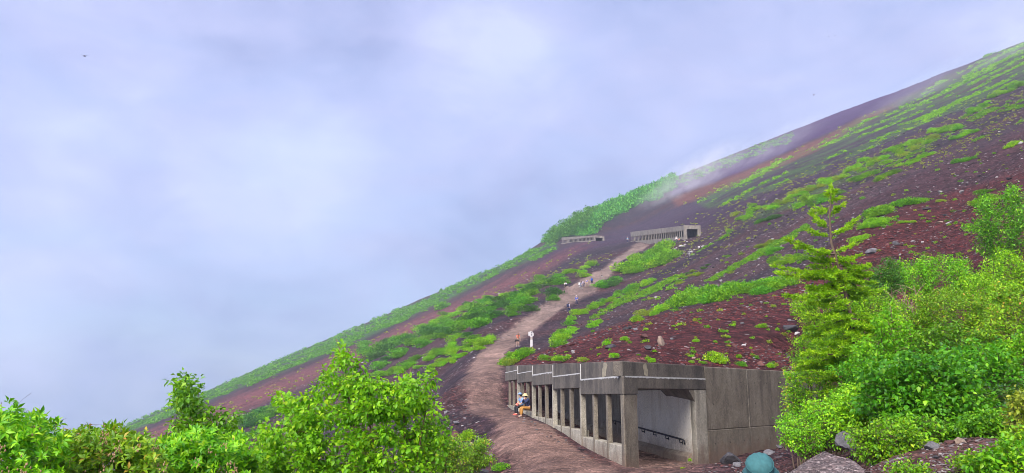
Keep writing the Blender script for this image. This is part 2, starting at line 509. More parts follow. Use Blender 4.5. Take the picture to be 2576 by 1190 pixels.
path_r = [P(1272, 958, 58), P(1262, 905, 73), P(1330, 842, 97), P(1400, 790, 116), P(1500, 735, 140), P(1540, 690, 164), P(1562, 662, 190), P(1636, 622, 228)]


def col_xy(q, d): return A0 + DA * q + NA * d
def wing_xy(p, d): return A0 + DB * p + NB * d


base_z = [(0, -2.14), (5.8, -1.93), (11.4, -1.46), (17.1, -1.22), (22.6, -0.96), (28.1, -0.64)]
L_pts = [(0, .8, -1.65), (0, -2, -1.7), (0, -30, -9), (-20, -20, -14), (20, -20, -3), (-1.5, 1.5, -2.0), (2, 1.5, -1.5), (-3, 4, -2.9), (0, 6, -2.3), (2.2, 6.3, -2.1), (0, 12, -2.6), (-4, 12, -4.2), (-6, 8, -4.6),
         (3, 16, -2.6), (0.5, 20, -2.4), (2, 23, -2.25), (3.6, 23.8, -2.18), (5, 25, -2.32), (6.2, 27, -2.42), (7.3, 27.6, -2.36), (9.6, 30.2, -2.15), (12, 33, -1.95), (5.5, 29, -2.3), (3, 20, -2.3),
         (3.4, 8.3, -1.15), (4.7, 9, -.68), (5.6, 10, -.62), (7, 9, -.5), (6, 13, -1.0), (9, 18, -.4), (12, 24, .6), (8.5, 24, -1.6), (16, 30, 2.0), (5, 5, -.6),
         (-6, 28, -4.6), (-10, 45, -4.8), (-9, 62, -3.5), (-14, 95, -2.2), (-15, 30, -9), (-25, 45, -12.5), (-12, 15, -8), (1.2, 22, -2.3)]
for q, z in base_z:
    for d in (-.25, -2.4, 2.0):
        c = col_xy(q, d); L_pts.append((c[0], c[1], z))
L_pts += path_l + path_r
H_pts = [(*wing_xy(0.6, .5), 1.0), (*col_xy(13, .6), 1.45), (*col_xy(28, .5), 1.88), (*wing_xy(5, .5), 1.0), (*wing_xy(13, .5), 1.0), (*wing_xy(24, .5), 2.4),
         P(1660, 862, 38), P(1800, 862, 39), P(1940, 830, 44), P(1860, 750, 60), P(1500, 836, 58), P(1410, 872, 58), P(1345, 892, 62), P(2020, 800, 48),
         P(2190, 700, 60), P(2400, 700, 54), P(2400, 620, 64), P(2560, 640, 60), P(2700, 560, 60), P(2050, 690, 66), P(2200, 560, 80), P(2500, 470, 82),
         P(1700, 795, 56)] + path_r
H_pts += [p for p in path_l if p[1] > 75]


class RBF:
    def __init__(self, pts):
        p = np.array(pts, float)
        self.c = self.co(p[:, 0], p[:, 1])
        r = p[:, 2] - plane(p[:, 0], p[:, 1])
        n = len(p)
        K = self.k(self.c[:, None, :] - self.c[None])
        Am = np.zeros((n + 1, n + 1)); Am[:n, :n] = K - np.eye(n) * 0.004; Am[n, :n] = 1; Am[:n, n] = 1
        self.w = np.linalg.solve(Am, np.append(r, 0))

    @staticmethod
    def co(X, Y):
        r = np.hypot(X, Y) + 1e-6
        return np.stack([np.arctan2(X, Y) * 2.6, np.log(r)], -1)

    @staticmethod
    def k(d): return np.sqrt((d ** 2).sum(-1) + 0.10 ** 2)

    def __call__(self, X, Y):
        X = np.asarray(X, float); Y = np.asarray(Y, float)
        sh = X.shape; c = self.co(X.ravel(), Y.ravel()); out = np.empty(len(c))
        for i in range(0, len(c), 40000):
            out[i:i + 40000] = self.k(c[i:i + 40000, None, :] - self.c[None]) @ self.w[:-1] + self.w[-1]
        return out.reshape(sh) + plane(X, Y)


fL = RBF(far_pts + L_pts)
fH = RBF(far_pts + H_pts)

PL = np.array([p[:2] for p in path_l]); PR = np.array([p[:2] for p in path_r])
PR = np.vstack([[(3.2, 23.5), (1.8, 33.5), (0.6, 42.5), (-.5, 51.5)], PR])


def poly_x(line, Y):
    o = np.argsort(line[:, 1])
    return np.interp(Y, line[o, 1], line[o, 0])


def path_mask(X, Y):
    """1 on the trodden trail"""
    n = fbm(X * .5, Y * .25, 31, 3) * 1.5 + fbm(X * 2.1, Y * .8, 37, 3) * .7 * np.clip(Y / 60, .6, 2)
    xl = poly_x(PL, Y) + n; xr = poly_x(PR, Y) + n * .5
    wd = np.clip(Y / 60, .5, 2.0)
    m = sstep(X, xl - .25 * wd, xl + .75 * wd) * (1 - sstep(X, xr - .5 * wd, xr + .35 * wd))
    m = m * sstep(Y, 8, 12) * (1 - sstep(Y, 240, 250))
    apron = (1 - sstep(np.abs(X - 2.0 - (Y - 24) * .5), 3.0, 5.5)) * sstep(Y, 6, 14) * (1 - sstep(Y, 24, 29)) * .55
    return np.maximum(m, apron)


TUN_Q = [0, 6, 11.4, 17, 22.6, 28]; TUN_Z = [-2.34, -2.36, -2.25, -2.0, -1.6, -.9]


def slope_parts(X, Y):
    x = X - A0[0]; y = Y - A0[1]
    return x * NA[0] + y * NA[1], x * NB[0] + y * NB[1], x * DA[0] + y * DA[1], x * DB[0] + y * DB[1]


def height(X, Y, roof):
    """ground height; roof=True counts the soil over the shelter as ground"""
    X = np.asarray(X, float); Y = np.asarray(Y, float)
    d1, d2, q, p = slope_parts(X, Y)
    past = sstep(q, 27.6, 31)
    t1 = (0.15 if roof else 3.62) * (1 - past) + 0.2 * past
    w1 = .12 * (1 - past) + past * np.clip((q - 28) * .16 + 1.2, 1.2, 4.5)
    t2 = .2; pw = sstep(p, 16, 20); w2 = .12 * (1 - pw) + 4 * pw
    m = sstep(d1, t1, t1 + w1) * sstep(d2, t2, t2 + w2)
    lo = fL(X, Y); hi = fH(X, Y)
    tun = sstep(d1, .28, .40) * (1 - sstep(d1, 3.45, 3.55)) * sstep(d2, -.25, .5) * (1 - sstep(q, 27, 28.5))
    lo = lo * (1 - tun) + np.interp(q, TUN_Q, TUN_Z) * tun
    r = np.hypot(X, Y)
    pm = path_mask(X, Y)
    # gullies and ridges that run down the fall line, and small lumps
    tt = (-GB * X + GA * Y) / .465; ss = (GA * X + GB * Y) / .465
    amp = sstep(r, 45, 150) * (1 - pm)
    rough = amp * (fbm(tt / 16, ss / 90, 3, 4) * 2.2 + fbm(tt / 4, ss / 14, 9, 3) * .5)
    rough = rough + (1 - pm * .7) * sstep(r, 3, 10) * (fbm(X * .7, Y * .7, 17, 4) * .22 + fbm(X * 3.1, Y * 3.1, 5, 2) * .07)
    nearwall = np.maximum(1 - sstep(np.abs(d1), .3, 1.2), 0) * (q > -1) * (q < 29)
    z = lo + (hi - lo) * m + rough * (1 - .8 * nearwall) * (1 - .8 * tun * (1 - m))
    th = np.arctan2(X, Y)
    rs = np.where(th < .06, 575, 575 + sstep(th, .06, .2) * 150) + 0 * r
    dd = np.maximum(r - rs, 0)
    return z - .12 * dd - dd ** 2 * .0006


r_ax = np.exp(np.linspace(math.log(.7), math.log(1150), 640))
th_mid = np.radians(np.arange(-47, 47.01, .11))
th_ax = np.concatenate([np.radians(np.arange(-180, -47, 3.5)), th_mid, np.radians(np.arange(50, 178, 3.5)), [math.pi]])
RR, TT = np.meshgrid(r_ax, th_ax, indexing='ij')
GX, GY = RR * np.sin(TT), RR * np.cos(TT)
GZ = height(GX, GY, False)
# lookup grid (roof counted as ground)
iq = (th_ax > math.radians(-46)) & (th_ax < math.radians(46))
qth = th_ax[iq]
QZ = GZ[:, iq].copy()
near = (r_ax > 15) & (r_ax < 90)
QZ[near] = height(GX[near][:, iq], GY[near][:, iq], True)


def hit(x, y, rmin=8.0):
    """where the line of sight through working-frame point (x, y) meets the ground"""
    x = np.atleast_1d(np.asarray(x, float)); y = np.atleast_1d(np.asarray(y, float))
    u, v = ray(x, y); th = np.arctan(u)
    j = np.clip(np.searchsorted(qth, th) - 1, 0, len(qth) - 2); f = np.clip((th - qth[j]) / (qth[j + 1] - qth[j]), 0, 1)
    col = QZ[:, j] * (1 - f) + QZ[:, j + 1] * f
    Yr = r_ax[:, None] * np.cos(th)[None]
    ab = (col - v[None] * Yr >= 0) & (r_ax[:, None] > rmin)
    ok = ab.any(0); i = np.argmax(ab, 0); i = np.maximum(i, 1)
    k = np.arange(len(x))
    g0 = (col - v[None] * Yr)[i - 1, k]; g1 = (col - v[None] * Yr)[i, k]
    tt = np.clip(np.where(np.abs(g1 - g0) > 1e-9, -g0 / (g1 - g0), 0), 0, 1)
    r = r_ax[i - 1] + (r_ax[i] - r_ax[i - 1]) * tt
    Yh = r * np.cos(th)
    return np.stack([u * Yh, Yh, v * Yh], -1), ok


def gz(x, y):
    """ground height under a world point"""
    return float(height(np.array([x]), np.array([y]), True)[0])


# ---- colouring of the ground: regions drawn as outlines, softened by noise
def inpoly(x, y, poly):
    poly = np.array(poly, float); res = np.zeros(x.shape, bool); j = len(poly) - 1
    for i in range(len(poly)):
        xi, yi = poly[i]; xj, yj = poly[j]
        c = ((yi > y) != (yj > y)) & (x < (xj - xi) * (y - yi) / (yj - yi + 1e-12) + xi)
        res ^= c; j = i
    return res


POLY = {
    'red_near': [(1300, 900), (1400, 868), (1500, 832), (1600, 802), (1760, 772), (1990, 722), (2060, 640), (2160, 560), (2330, 500), (2576, 430), (2900, 300), (2900, 760), (2000, 990), (1280, 960)],
    'red_mid': [(2090, 560), (2300, 440), (2576, 330), (2900, 200), (2900, 430), (2400, 560), (2090, 640)],
    'red_strip': [(330, 1100), (600, 995), (850, 893), (1100, 785), (1300, 690), (1440, 628), (1500, 606), (1420, 655), (1330, 705), (1130, 800), (900, 912), (640, 1020), (400, 1120)],
    'rust': [(1690, 500), (1850, 440), (2060, 350), (2200, 285), (2260, 262), (2200, 300), (2060, 375), (1850, 468), (1700, 520)],
    'ridge': [(1690, 455), (1830, 397), (2060, 300), (2300, 200), (2500, 115), (2576, 80), (2576, 96), (2460, 150), (2300, 232), (2060, 345), (1850, 440), (1690, 495)],
    'purple': [(1370, 640), (1500, 600), (1700, 520), (1900, 440), (2150, 350), (2400, 240), (2576, 160), (2576, 210), (2300, 340), (2000, 470), (1750, 580), (1600, 605), (1500, 625), (1300, 700)],
    'green_left': [(250, 1090), (300, 1060), (850, 845), (1100, 740), (1280, 645), (1400, 606), (1400, 628), (1290, 672), (1100, 768), (850, 880), (520, 1010), (300, 1095)],
    'green_knoll': [(1365, 610), (1372, 592), (1420, 550), (1500, 505), (1600, 462), (1700, 445), (1690, 480), (1600, 520), (1510, 565), (1490, 590), (1420, 598)],
    'green_up': [(2620, 70), (2500, 134), (2400, 190), (2250, 270), (2060, 366), (1900, 430), (1740, 512), (1780, 528), (1950, 470), (2100, 412), (2250, 350), (2400, 285), (2620, 190)],
    'green_right': [(1850, 545), (1960, 505), (2080, 450), (2200, 395), (2360, 345), (2340, 370), (2220, 415), (2100, 475), (1980, 525), (1870, 560)],
}


def area(x, y, name, soft=6.0, wob=14.0):
    nx = x + fbm(x / 60, y / 60, 41, 4) * wob * 2; ny = y + fbm(x / 50 + 9, y / 50, 47, 4) * wob
    s = 0
    for k in range(5):
        s = s + inpoly(nx + math.cos(k * 1.257) * soft, ny + math.sin(k * 1.257) * soft * .6, POLY[name])
    return s / 5.0


def streak(X, Y, seed=0):
    tt = (-GB * X + GA * Y) / .465; ss = (GA * X + GB * Y) / .465
    return fbm(tt / 7 + seed, ss / 34, 83, 4) * 1.3 + fbm(tt / 3.2, ss / 9, 85 + seed, 3) * .8


def tint_of(X, Y, Z):
    px, py = proj(X, Y, Z)
    r = np.hypot(X, Y)
    n1 = fbm(X * .12, Y * .12, 61, 4) * 2; n2 = fbm(X * .02, Y * .02, 67, 3) * 2
    tt = (-GB * X + GA * Y) / .465; ss = (GA * X + GB * Y) / .465
    band = fbm(tt / 7, ss / 120, 71, 3) * 2
    scr = np.array((.044, .027, .034)); blk = np.array((.024, .019, .026)); red = np.array((.060, .0145, .0145)); brn = np.array((.064, .027, .024))
    c = scr[None] + np.zeros((len(X), 3)); st = np.full(len(X), .62)

    def over(m, col, s=None):
        nonlocal c, st
        m = np.clip(m, 0, 1)
        c = c * (1 - m[:, None]) + np.array(col)[None] * m[:, None]
        if s is not None: st = st * (1 - m) + s * m
    fine = fbm(tt / 2.4, ss / 45, 73, 3) * 2
    over(sstep(fine, .1, .35) * .45, blk)
    over(sstep(-fine, .1, .35) * .45, (.075, .046, .048), .8)
    over(sstep(band, .05, .3) * .7, blk)
    over(sstep(-band, .05, .3) * .6, brn)
    over(area(px, py, 'purple') * .75, (.040, .024, .046), .6)
    over(area(px, py, 'ridge', 4, 6), (.050, .022, .075), .25)
    over(area(px, py, 'rust', 5, 8) * .85, (.135, .055, .040), .4)
    over(area(px, py, 'red_mid') * .7, (.046, .019, .022), .5)
    over(area(px, py, 'red_near', 8, 10) * (.88 + .12 * n1), red, .55)
    over(area(px, py, 'red_strip', 12, 14) * (.78 + .22 * n1), (.150, .055, .055), .6)
    gk = sstep(streak(X, Y), -.22, .02)
    over(area(px, py, 'green_left', 4, 6) * .85 * (.35 + .65 * gk), (.035, .12, .022), .3)
    over(area(px, py, 'green_knoll', 4, 8) * .9, (.022, .085, .020), .1)
    over(area(px, py, 'green_up', 7, 22) * .6 * gk, (.055, .13, .022), .3)
    over(area(px, py, 'green_right', 5, 10) * .5, (.05, .11, .02), .4)
    over((1 - sstep(r, 22, 34)) * sstep(-X, -1.2 + 0 * X, 2.5), (.055, .028, .030), .6)
    over((1 - sstep(r, 14, 20)) * sstep(X, 2, 4), (.075, .040, .032), .75)
    pm = path_mask(X, Y)
    farp = sstep(Y, 30, 130)
    pcol = np.array((.160, .101, .082))[None] * (1 - farp[:, None]) + np.array((.158, .116, .098))[None] * farp[:, None]
    pk = np.clip(pm * (1 + .35 * n1), 0, 1)[:, None]
    rut = fbm(X * 1.3, Y * .25, 91, 3) * .45 + fbm(X * 1.1, Y * 1.1, 93, 3) * .35
    c = c * (1 - pk) + pcol * (1 + .12 * n1[:, None] + rut[:, None]) * pk
    d1, d2, q, p = slope_parts(X, Y)
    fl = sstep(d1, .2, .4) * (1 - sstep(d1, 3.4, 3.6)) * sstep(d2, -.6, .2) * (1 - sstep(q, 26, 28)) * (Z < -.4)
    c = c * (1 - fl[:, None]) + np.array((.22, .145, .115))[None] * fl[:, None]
    st = st * (1 - .75 * pk[:, 0])
    c = c * (1 - .2 * (1 - pk)) * (1 + .16 * n1[:, None] + .12 * n2[:, None])
    return np.clip(np.concatenate([c, st[:, None]], 1), 0.004, 1)


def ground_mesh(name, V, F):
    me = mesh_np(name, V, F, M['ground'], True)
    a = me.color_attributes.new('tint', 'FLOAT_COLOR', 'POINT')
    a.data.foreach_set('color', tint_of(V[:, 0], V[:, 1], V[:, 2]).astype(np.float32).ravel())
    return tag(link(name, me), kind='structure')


nr, nt = GX.shape
V = np.stack([GX.ravel(), GY.ravel(), GZ.ravel()], 1)
ii, jj = np.meshgrid(np.arange(nr - 1), np.arange(nt - 1), indexing='ij')
a_ = (ii * nt + jj).ravel()
F = np.stack([a_, a_ + 1, a_ + nt + 1, a_ + nt], 1)
ground_mesh('mountain_slope', V, F)

# soil over the shelter roof and behind the wing wall, up to the walls
gx, gy = np.meshgrid(np.arange(-4, 22, .13), np.arange(22, 56, .13), indexing='ij')
d1, d2, q, p = slope_parts(gx, gy)
dm = np.minimum(d1, d2)
ptop = np.where(d1 < d2, 1.02 + .0305 * np.clip(q, 0, 28), 1.0) - .05
zz = height(gx, gy, True) + .02
edge = sstep(dm, .25, 1.8)
zz = ptop * (1 - edge) + zz * edge - .35 * sstep(np.minimum(d1 - 4.2, 99), 0, 1) * sstep(d2 - 1.8, 0, 1)
keep = (d1 > .16) & (d2 > .16) & ((d1 < 5.4) | (d2 < 3.0)) & (q < 28.0) & (p < 16.6)
fk = keep[:-1, :-1] & keep[1:, :-1] & keep[1:, 1:] & keep[:-1, 1:]
n0, n1 = gx.shape
I, J = np.nonzero(fk)
b_ = I * n1 + J
V = np.stack([gx.ravel(), gy.ravel(), zz.ravel()], 1)
F = np.stack([b_, b_ + n1, b_ + n1 + 1, b_ + 1], 1)
used, inv = np.unique(F.ravel(), return_inverse=True)
ground_mesh('scree_ground', V[used], inv.reshape(-1, 4))

# ------------------------------------------------------------------ the concrete rock shelter beside the trail
QB = [0, 5.8, 11.4, 17.1, 22.6, 28.1]
LB = [0.0, .238, .45, .66, .87]           # underside of each stepped lintel
PT = [-1.57, -1.35, -1.13, -.92, -.70]    # top of each low wall


def ptop_at(q): return 1.02 + .0305 * q


def cf(q0, q1, d0, d1):
    """counter-clockwise footprint along the colonnade"""
    if q0 < .35:                       # mitred behind the portal plane at the corner
        return [tuple(col_xy(q0, d0)), tuple(col_xy(max(q0, .853 * d1 + .03), d1)), tuple(col_xy(q1, d1)), tuple(col_xy(q1, d0))]
    return [tuple(col_xy(q0, d0)), tuple(col_xy(q0, d1)), tuple(col_xy(q1, d1)), tuple(col_xy(q1, d0))]


def wf(p0, p1, d0, d1):
    return [tuple(wing_xy(p0, d0)), tuple(wing_xy(p1, d0)), tuple(wing_xy(p1, d1)), tuple(wing_xy(p0, d1))]


shelter = empty('rock_shelter', (A0[0], A0[1], 0))
tag(shelter, 'weathered concrete rockfall shelter with stepped columns and an open portal beside the trail', 'shelter')
SO = Vector((A0[0], A0[1], 0))


def part(mb, name, mat, parent=shelter, off=SO, **kw):
    mb.v = [(x - off.x, y - off.y, z - off.z) for x, y, z in mb.v]
    return mb.build(name, mat, parent, **kw)


def streak_strip(path_fn, t0, t1, z_fn, thick, seed, hmin=.03, hmax=.26, n=60, power=3):
    """lime strip under a pour joint with ragged drips; path_fn(t, d) -> xy"""
    rnd = random.Random(seed); mb = MB()
    top = []; bot = []
    for i in range(n + 1):
        t = t0 + (t1 - t0) * i / n
        drip = hmin + (hmax - hmin) * rnd.random() ** power
        a = path_fn(t, -thick); z = z_fn(t)
        top.append((a[0], a[1], z + .012)); bot.append((a[0], a[1], z - drip))
    for i in range(n):
        b = path_fn(t0 + (t1 - t0) * (i + .5) / n, thick)
        mb.poly([top[i], bot[i], bot[i + 1], top[i + 1]])
    # small return so that the strip has a thickness
    for i in range(n):
        ta = path_fn(t0 + (t1 - t0) * i / n, .01); tb = path_fn(t0 + (t1 - t0) * (i + 1) / n, .01)
        mb.poly([top[i], top[i + 1], (tb[0], tb[1], top[i + 1][2]), (ta[0], ta[1], top[i][2])])
    return mb


for k in range(5):
    q0, q1 = QB[k], QB[k + 1] - .015
    lb = LB[k]; wl = lb + .56
    qs = q0 + (.0 if k else .012)
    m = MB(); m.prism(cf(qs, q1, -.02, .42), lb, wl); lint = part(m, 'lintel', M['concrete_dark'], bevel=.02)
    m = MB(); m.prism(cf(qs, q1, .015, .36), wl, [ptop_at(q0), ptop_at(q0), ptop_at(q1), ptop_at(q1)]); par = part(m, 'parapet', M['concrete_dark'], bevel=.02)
    part(streak_strip(lambda t, d: col_xy(t, d), q0 + .02, q1 - .03, lambda t: wl, .026, 30 + k, .030, [.07, .05, .10, .04, .04][k], 120, 3), 'lime_streak', M['lime'], lint, SO)
    # end face of each step, bleached by lime
    if k < 4:
        m = MB(); m.prism(cf(q1 - .02, q1 + .012, -.015, .05), lb + .1, ptop_at(q1) - .05); part(m, 'lime_streak', M['lime'], par, SO)
    m = MB(); m.prism(cf(q0 + .24, q1, .03, .36), -3.6, PT[k]); part(m, 'low_wall', M['concrete_pale'], bevel=.02)
    if k:
        m = MB(); m.prism(cf(q0 - .004, q0 + .22, .0, .2), -3.6, lb); part(m, 'pillar', M['concrete_pale'], bevel=.012)
    for qq in (1.98, 3.86):
        m = MB(); m.prism(cf(q0 + qq, q0 + qq + .22, .02, .17), PT[k] - .5, lb + .05); part(m, 'column', M['concrete'], bevel=.012)
    # roof slab and soffit
    fp = cf(q0, q1, .40, 3.75) if k else [tuple(wing_xy(.6, .43)), tuple(wing_xy(5.3, .43)), tuple(col_xy(q1, 3.75)), tuple(col_xy(q1, .40)), tuple(col_xy(1.2, .40))]
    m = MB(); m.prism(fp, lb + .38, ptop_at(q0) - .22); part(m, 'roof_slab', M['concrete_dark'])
    # back wall panel with board marks, haunch and kerb
    qa = q0 if k else 3.285
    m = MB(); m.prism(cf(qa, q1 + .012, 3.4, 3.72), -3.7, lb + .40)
    part(m, 'back_wall', M['concrete_lit'] if k < 2 else M['concrete_pale'])  # same wall: first two bays coloured as daylit, the rest darker
    m = MB()
    a, b = qa, q1
    for (d_in, zt) in ((0, 0),):
        i0, i1 = col_xy(a, 3.397), col_xy(b, 3.397); j0, j1 = col_xy(a, 2.95), col_xy(b, 2.95); zt = lb + .377
        m.poly([(*i0, zt - .45), (*i1, zt - .45), (*j1, zt), (*j0, zt)])
        m.poly([(*i0, zt - .45), (*j0, zt), (*i0, zt)]); m.poly([(*i1, zt - .45), (*i1, zt), (*j1, zt)]); m.poly([(*i0, zt - .45), (*i0, zt), (*i1, zt), (*i1, zt - .45)]); m.poly([(*j0, zt), (*j1, zt), (*i1, zt), (*i0, zt)])
    part(m, 'haunch', M['concrete'])
    a = a if k else 3.3
    gq = np.interp([a, b], TUN_Q, TUN_Z) - .02
    m = MB(); m.prism(cf(a, b, 3.2, 3.396), -3.7, [gq[0] + .22, gq[0] + .36, gq[1] + .36, gq[1] + .22]); part(m, 'kerb', M['concrete_pale'], bevel=.02)

# portal: corner pillar, beam, right jamb
m = MB(); m.prism([tuple(wing_xy(.02, -.02)), tuple(wing_xy(.76, -.02)), tuple(wing_xy(.76, .38)), tuple(col_xy(.5, .30)), tuple(col_xy(.30, -.012)), tuple(col_xy(.0, -.012))], -3.6, -.004)
part(m, 'corner_pillar', M['concrete'], bevel=.03)
m = MB(); m.prism([tuple(wing_xy(.0, -.04)), tuple(wing_xy(.78, -.04)), tuple(wing_xy(.78, .4)), tuple(col_xy(.55, .30)), tuple(col_xy(.30, -.035)), tuple(col_xy(.0, -.035))], 0.0, .555)
part(m, 'portal_beam', M['concrete_dark'], bevel=.02)
m = MB(); m.prism(wf(.782, 5.33, -.04, .42), .17, .552)
beam = part(m, 'portal_beam', M['concrete_dark'], bevel=.02)
part(streak_strip(lambda t, d: wing_xy(t, d), .05, 5.3, lambda t: .552, .046, 77, .028, .06, 130, 3), 'lime_streak', M['lime'], beam, SO)
m = MB(); m.prism(wf(.0, 5.33, .0, .36), .555, 1.01); par = part(m, 'parapet', M['concrete_dark'], bevel=.02)
m = MB(); m.prism([tuple(wing_xy(4.50, -.02)), tuple(wing_xy(5.33, -.02)), tuple(wing_xy(5.33, .42)), tuple(col_xy(3.62, 3.8)), tuple(col_xy(3.28, 3.4))], -3.7, .168); part(m, 'jamb', M['concrete_pale'], bevel=.015)
m = MB()
for w0 in (0,):
    i0, i1 = wing_xy(4.495, -.018), col_xy(4.99, 3.397); j0, j1 = wing_xy(4.06, -.018), col_xy(4.99, 2.95); zt = .166
    m.poly([(*i0, zt - .42), (*i1, zt - .25), (*j1, zt + .2), (*j0, zt)]); m.poly([(*i0, zt - .42), (*j0, zt), (*i0, zt)])
    m.poly([(*i0, zt - .42), (*i0, zt), (*i1, zt + .2), (*i1, zt - .25)]); m.poly([(*j0, zt), (*j1, zt + .2), (*i1, zt + .2), (*i0, zt)]); m.poly([(*i1, zt - .25), (*i1, zt + .2), (*j1, zt + .2)])
part(m, 'haunch', M['concrete'])
# first roof bay behind the portal and the return wall at its right
# patches of render on the parapet
rnd = random.Random(5)
for fn, t, z, wd, ht in ((wing_xy, 1.35, .76, .34, .22), (col_xy, 2.25, .80, .75, .30)):
    m = MB(); pts = []
    ph_ = rnd.uniform(0, 6)
    for i in range(14):
        g = 2 * math.pi * i / 14; rr = .85 + .28 * math.sin(2 * g + ph_) + .16 * math.sin(5 * g + ph_ * 2) + .1 * rnd.random()
        tt_ = t + wd * .5 * rr * math.cos(g); z_ = z + ht * rr * math.sin(g)
        z_ = min(z_, .985 if fn is wing_xy else 1.06)
        x_ = fn(tt_, -.003 if fn is wing_xy else .011); pts.append((x_[0], x_[1], max(z_, .575)))
    bk = [(a_[0] + (NB if fn is wing_xy else NA)[0] * .006, a_[1] + (NB if fn is wing_xy else NA)[1] * .006, a_[2]) for a_ in pts]
    m.poly(pts); m.poly(list(reversed(bk)))
    for i in range(14):
        j = (i + 1) % 14; m.poly([pts[i], pts[j], bk[j], bk[i]])
    part(m, 'repair_patch', M['patch'], par, SO)

# handrail on the tunnel wall
m = MB(); rail = []
for i in range(21):
    qq = 3.9 + 10.5 * i / 20; c = col_xy(qq, 3.28); rail.append((c[0], c[1], -1.60 + .040 * (qq - 3.9)))
c = col_xy(3.72, 3.29); rail = [(c[0], c[1], rail[0][2] - .16)] + [(col_xy(3.74, 3.285)[0], col_xy(3.74, 3.285)[1], rail[0][2] - .04)] + rail
m.tube(rail, .034, 8); hr = part(m, 'handrail', M['iron'], smooth=True)
for i in range(7):
    qq = 4.2 + 1.5 * i; c = col_xy(qq, 3.28); e = col_xy(qq, 3.405); z = -1.60 + .040 * (qq - 3.9)
    m = MB(); m.tube([(c[0], c[1], z - .03), (c[0], c[1], z - .12), (e[0], e[1], z - .14)], .02, 6); m.box((e[0], e[1], z - .14), (.05, .05, .12), 0)
    part(m, 'bracket', M['iron'], hr, SO)

# wing wall (a separate retaining wall beyond the open joint)
wall = empty('retaining_wall', (*wing_xy(5.4, 0), 0))
tag(wall, 'long plain grey concrete retaining wall running right from the shelter portal into the bushes', 'wall')
WO = Vector((*wing_xy(5.4, 0), 0))
m = MB(); m.prism(wf(5.39, 17.2, 0.01, .45), -1.262, .99); part(m, 'upper_pour', M['concrete'], wall, WO, bevel=.03)
m = MB(); m.prism(wf(5.392, 17.2, -.008, .45), -3.8, -1.27); part(m, 'lower_pour', M['concrete'], wall, WO, bevel=.015)
m = MB(); m.prism(wf(5.335, 5.385, .03, .4), -3.8, .97); part(m, 'joint_strip', M['joint'], wall, WO)
for pp in (8.85,):
    m = MB(); m.prism(wf(pp, pp + .02, .004, .03), -1.26, .96); part(m, 'pour_line', M['concrete_pale'], wall, WO)

for pp in np.arange(5.9, 17, 1.2):
    for zt_ in (.45, -.35, -1.75):
        c = wing_xy(pp, -.012 if zt_ < -1.27 else .006); m = MB()
        m.tube([(c[0], c[1], zt_), tuple(np.append(np.array(c) + NB * .05, zt_))], .028, 8); part(m, 'tie_hole', M['joint'], wall, WO)
# ------------------------------------------------------------------ the two galleries far up the trail
def gallery(name, label, a, b, zt_a, zt_b, n_col, n_seg, depth, hgt, portal_w, label_group='rock sheds further up the trail'):
    """a = near (right) lower corner, b = far (left) lower corner"""
    A = Vector(a); B = Vector(b)
    root = empty(name, A); tag(root, label, 'rock shed', label_group)
    L = (Vector((B.x - A.x, B.y - A.y, 0))).length
    d = Vector((B.x - A.x, B.y - A.y, 0)).normalized(); nrm = Vector((d.y, -d.x, 0))
    if nrm.x * 0.42 + nrm.y * .2 < 0: nrm = -nrm
    def at(s, o): return (A.x + d.x * s + nrm.x * o, A.y + d.y * s + nrm.y * o)
    def ff(s0, s1, o0, o1): return [at(s0, o0), at(s1, o0), at(s1, o1), at(s0, o1)]
    def zb(s): return A.z + (B.z - A.z) * s / L
    def zt(s): return zt_a + (zt_b - zt_a) * s / L
    def pt_(mb, nm, mat, par=root): return part(mb, nm, mat, par, A)
    for k in range(n_seg):
        s0, s1 = L * k / n_seg, L * (k + 1) / n_seg - .04
        m = MB(); zl = zb((s0 + s1) / 2) + hgt; m.prism(ff(s0, s1, 0, .5), zl, [zt(s0), zt(s1), zt(s1), zt(s0)]); pt_(m, 'lintel', M['concrete_far'])
    for i in range(n_col):
        s = portal_w * .0 + L * (i + .12) / n_col
        m = MB(); m.prism(ff(s, s + .34, .02, .16), zb(s) - 1.5, zb(s) + hgt + .4); pt_(m, 'column', M['concrete_far'])
    m = MB(); m.prism(ff(-.1, L, -.15, .6), [zb(0) - 5, zb(L) - 5, zb(L) - 5, zb(0) - 5], [zb(0) + .35, zb(L) + .35, zb(L) + .35, zb(0) + .35]); pt_(m, 'base_wall', M['concrete_far'])
    m = MB(); m.prism(ff(.3, L, depth, depth + .4), zb(0) - 3, [zt(0) - .1, zt(L) - .1, zt(L) - .1, zt(0) - .1]); pt_(m, 'back_wall', M['concrete_dark'])
    m = MB(); m.prism(ff(.02, L, .45, depth + .4), [zt(0) - .5, zt(L) - .5, zt(L) - .5, zt(0) - .5], [zt(0) - .04, zt(L) - .04, zt(L) - .04, zt(0) - .04]); pt_(m, 'roof_slab', M['concrete_far'])
    # portal frame facing the viewer
    m = MB(); m.prism(ff(-.35, .35, -.04, .75), zb(0) - 3, zt(0) + .02); pt_(m, 'pillar', M['concrete_far'])
    m = MB(); m.prism(ff(-.35, .35, depth - .1, depth + .7), zb(0) - 3, zt(0) + .02); pt_(m, 'pillar', M['concrete_far'])
    m = MB(); m.prism(ff(-.34, .34, .76, depth - .11), zt(0) - .95, zt(0) + .015); pt_(m, 'portal_beam', M['concrete_far'])
    return root


def zline(x, y, Y): return P(x, y, Y)


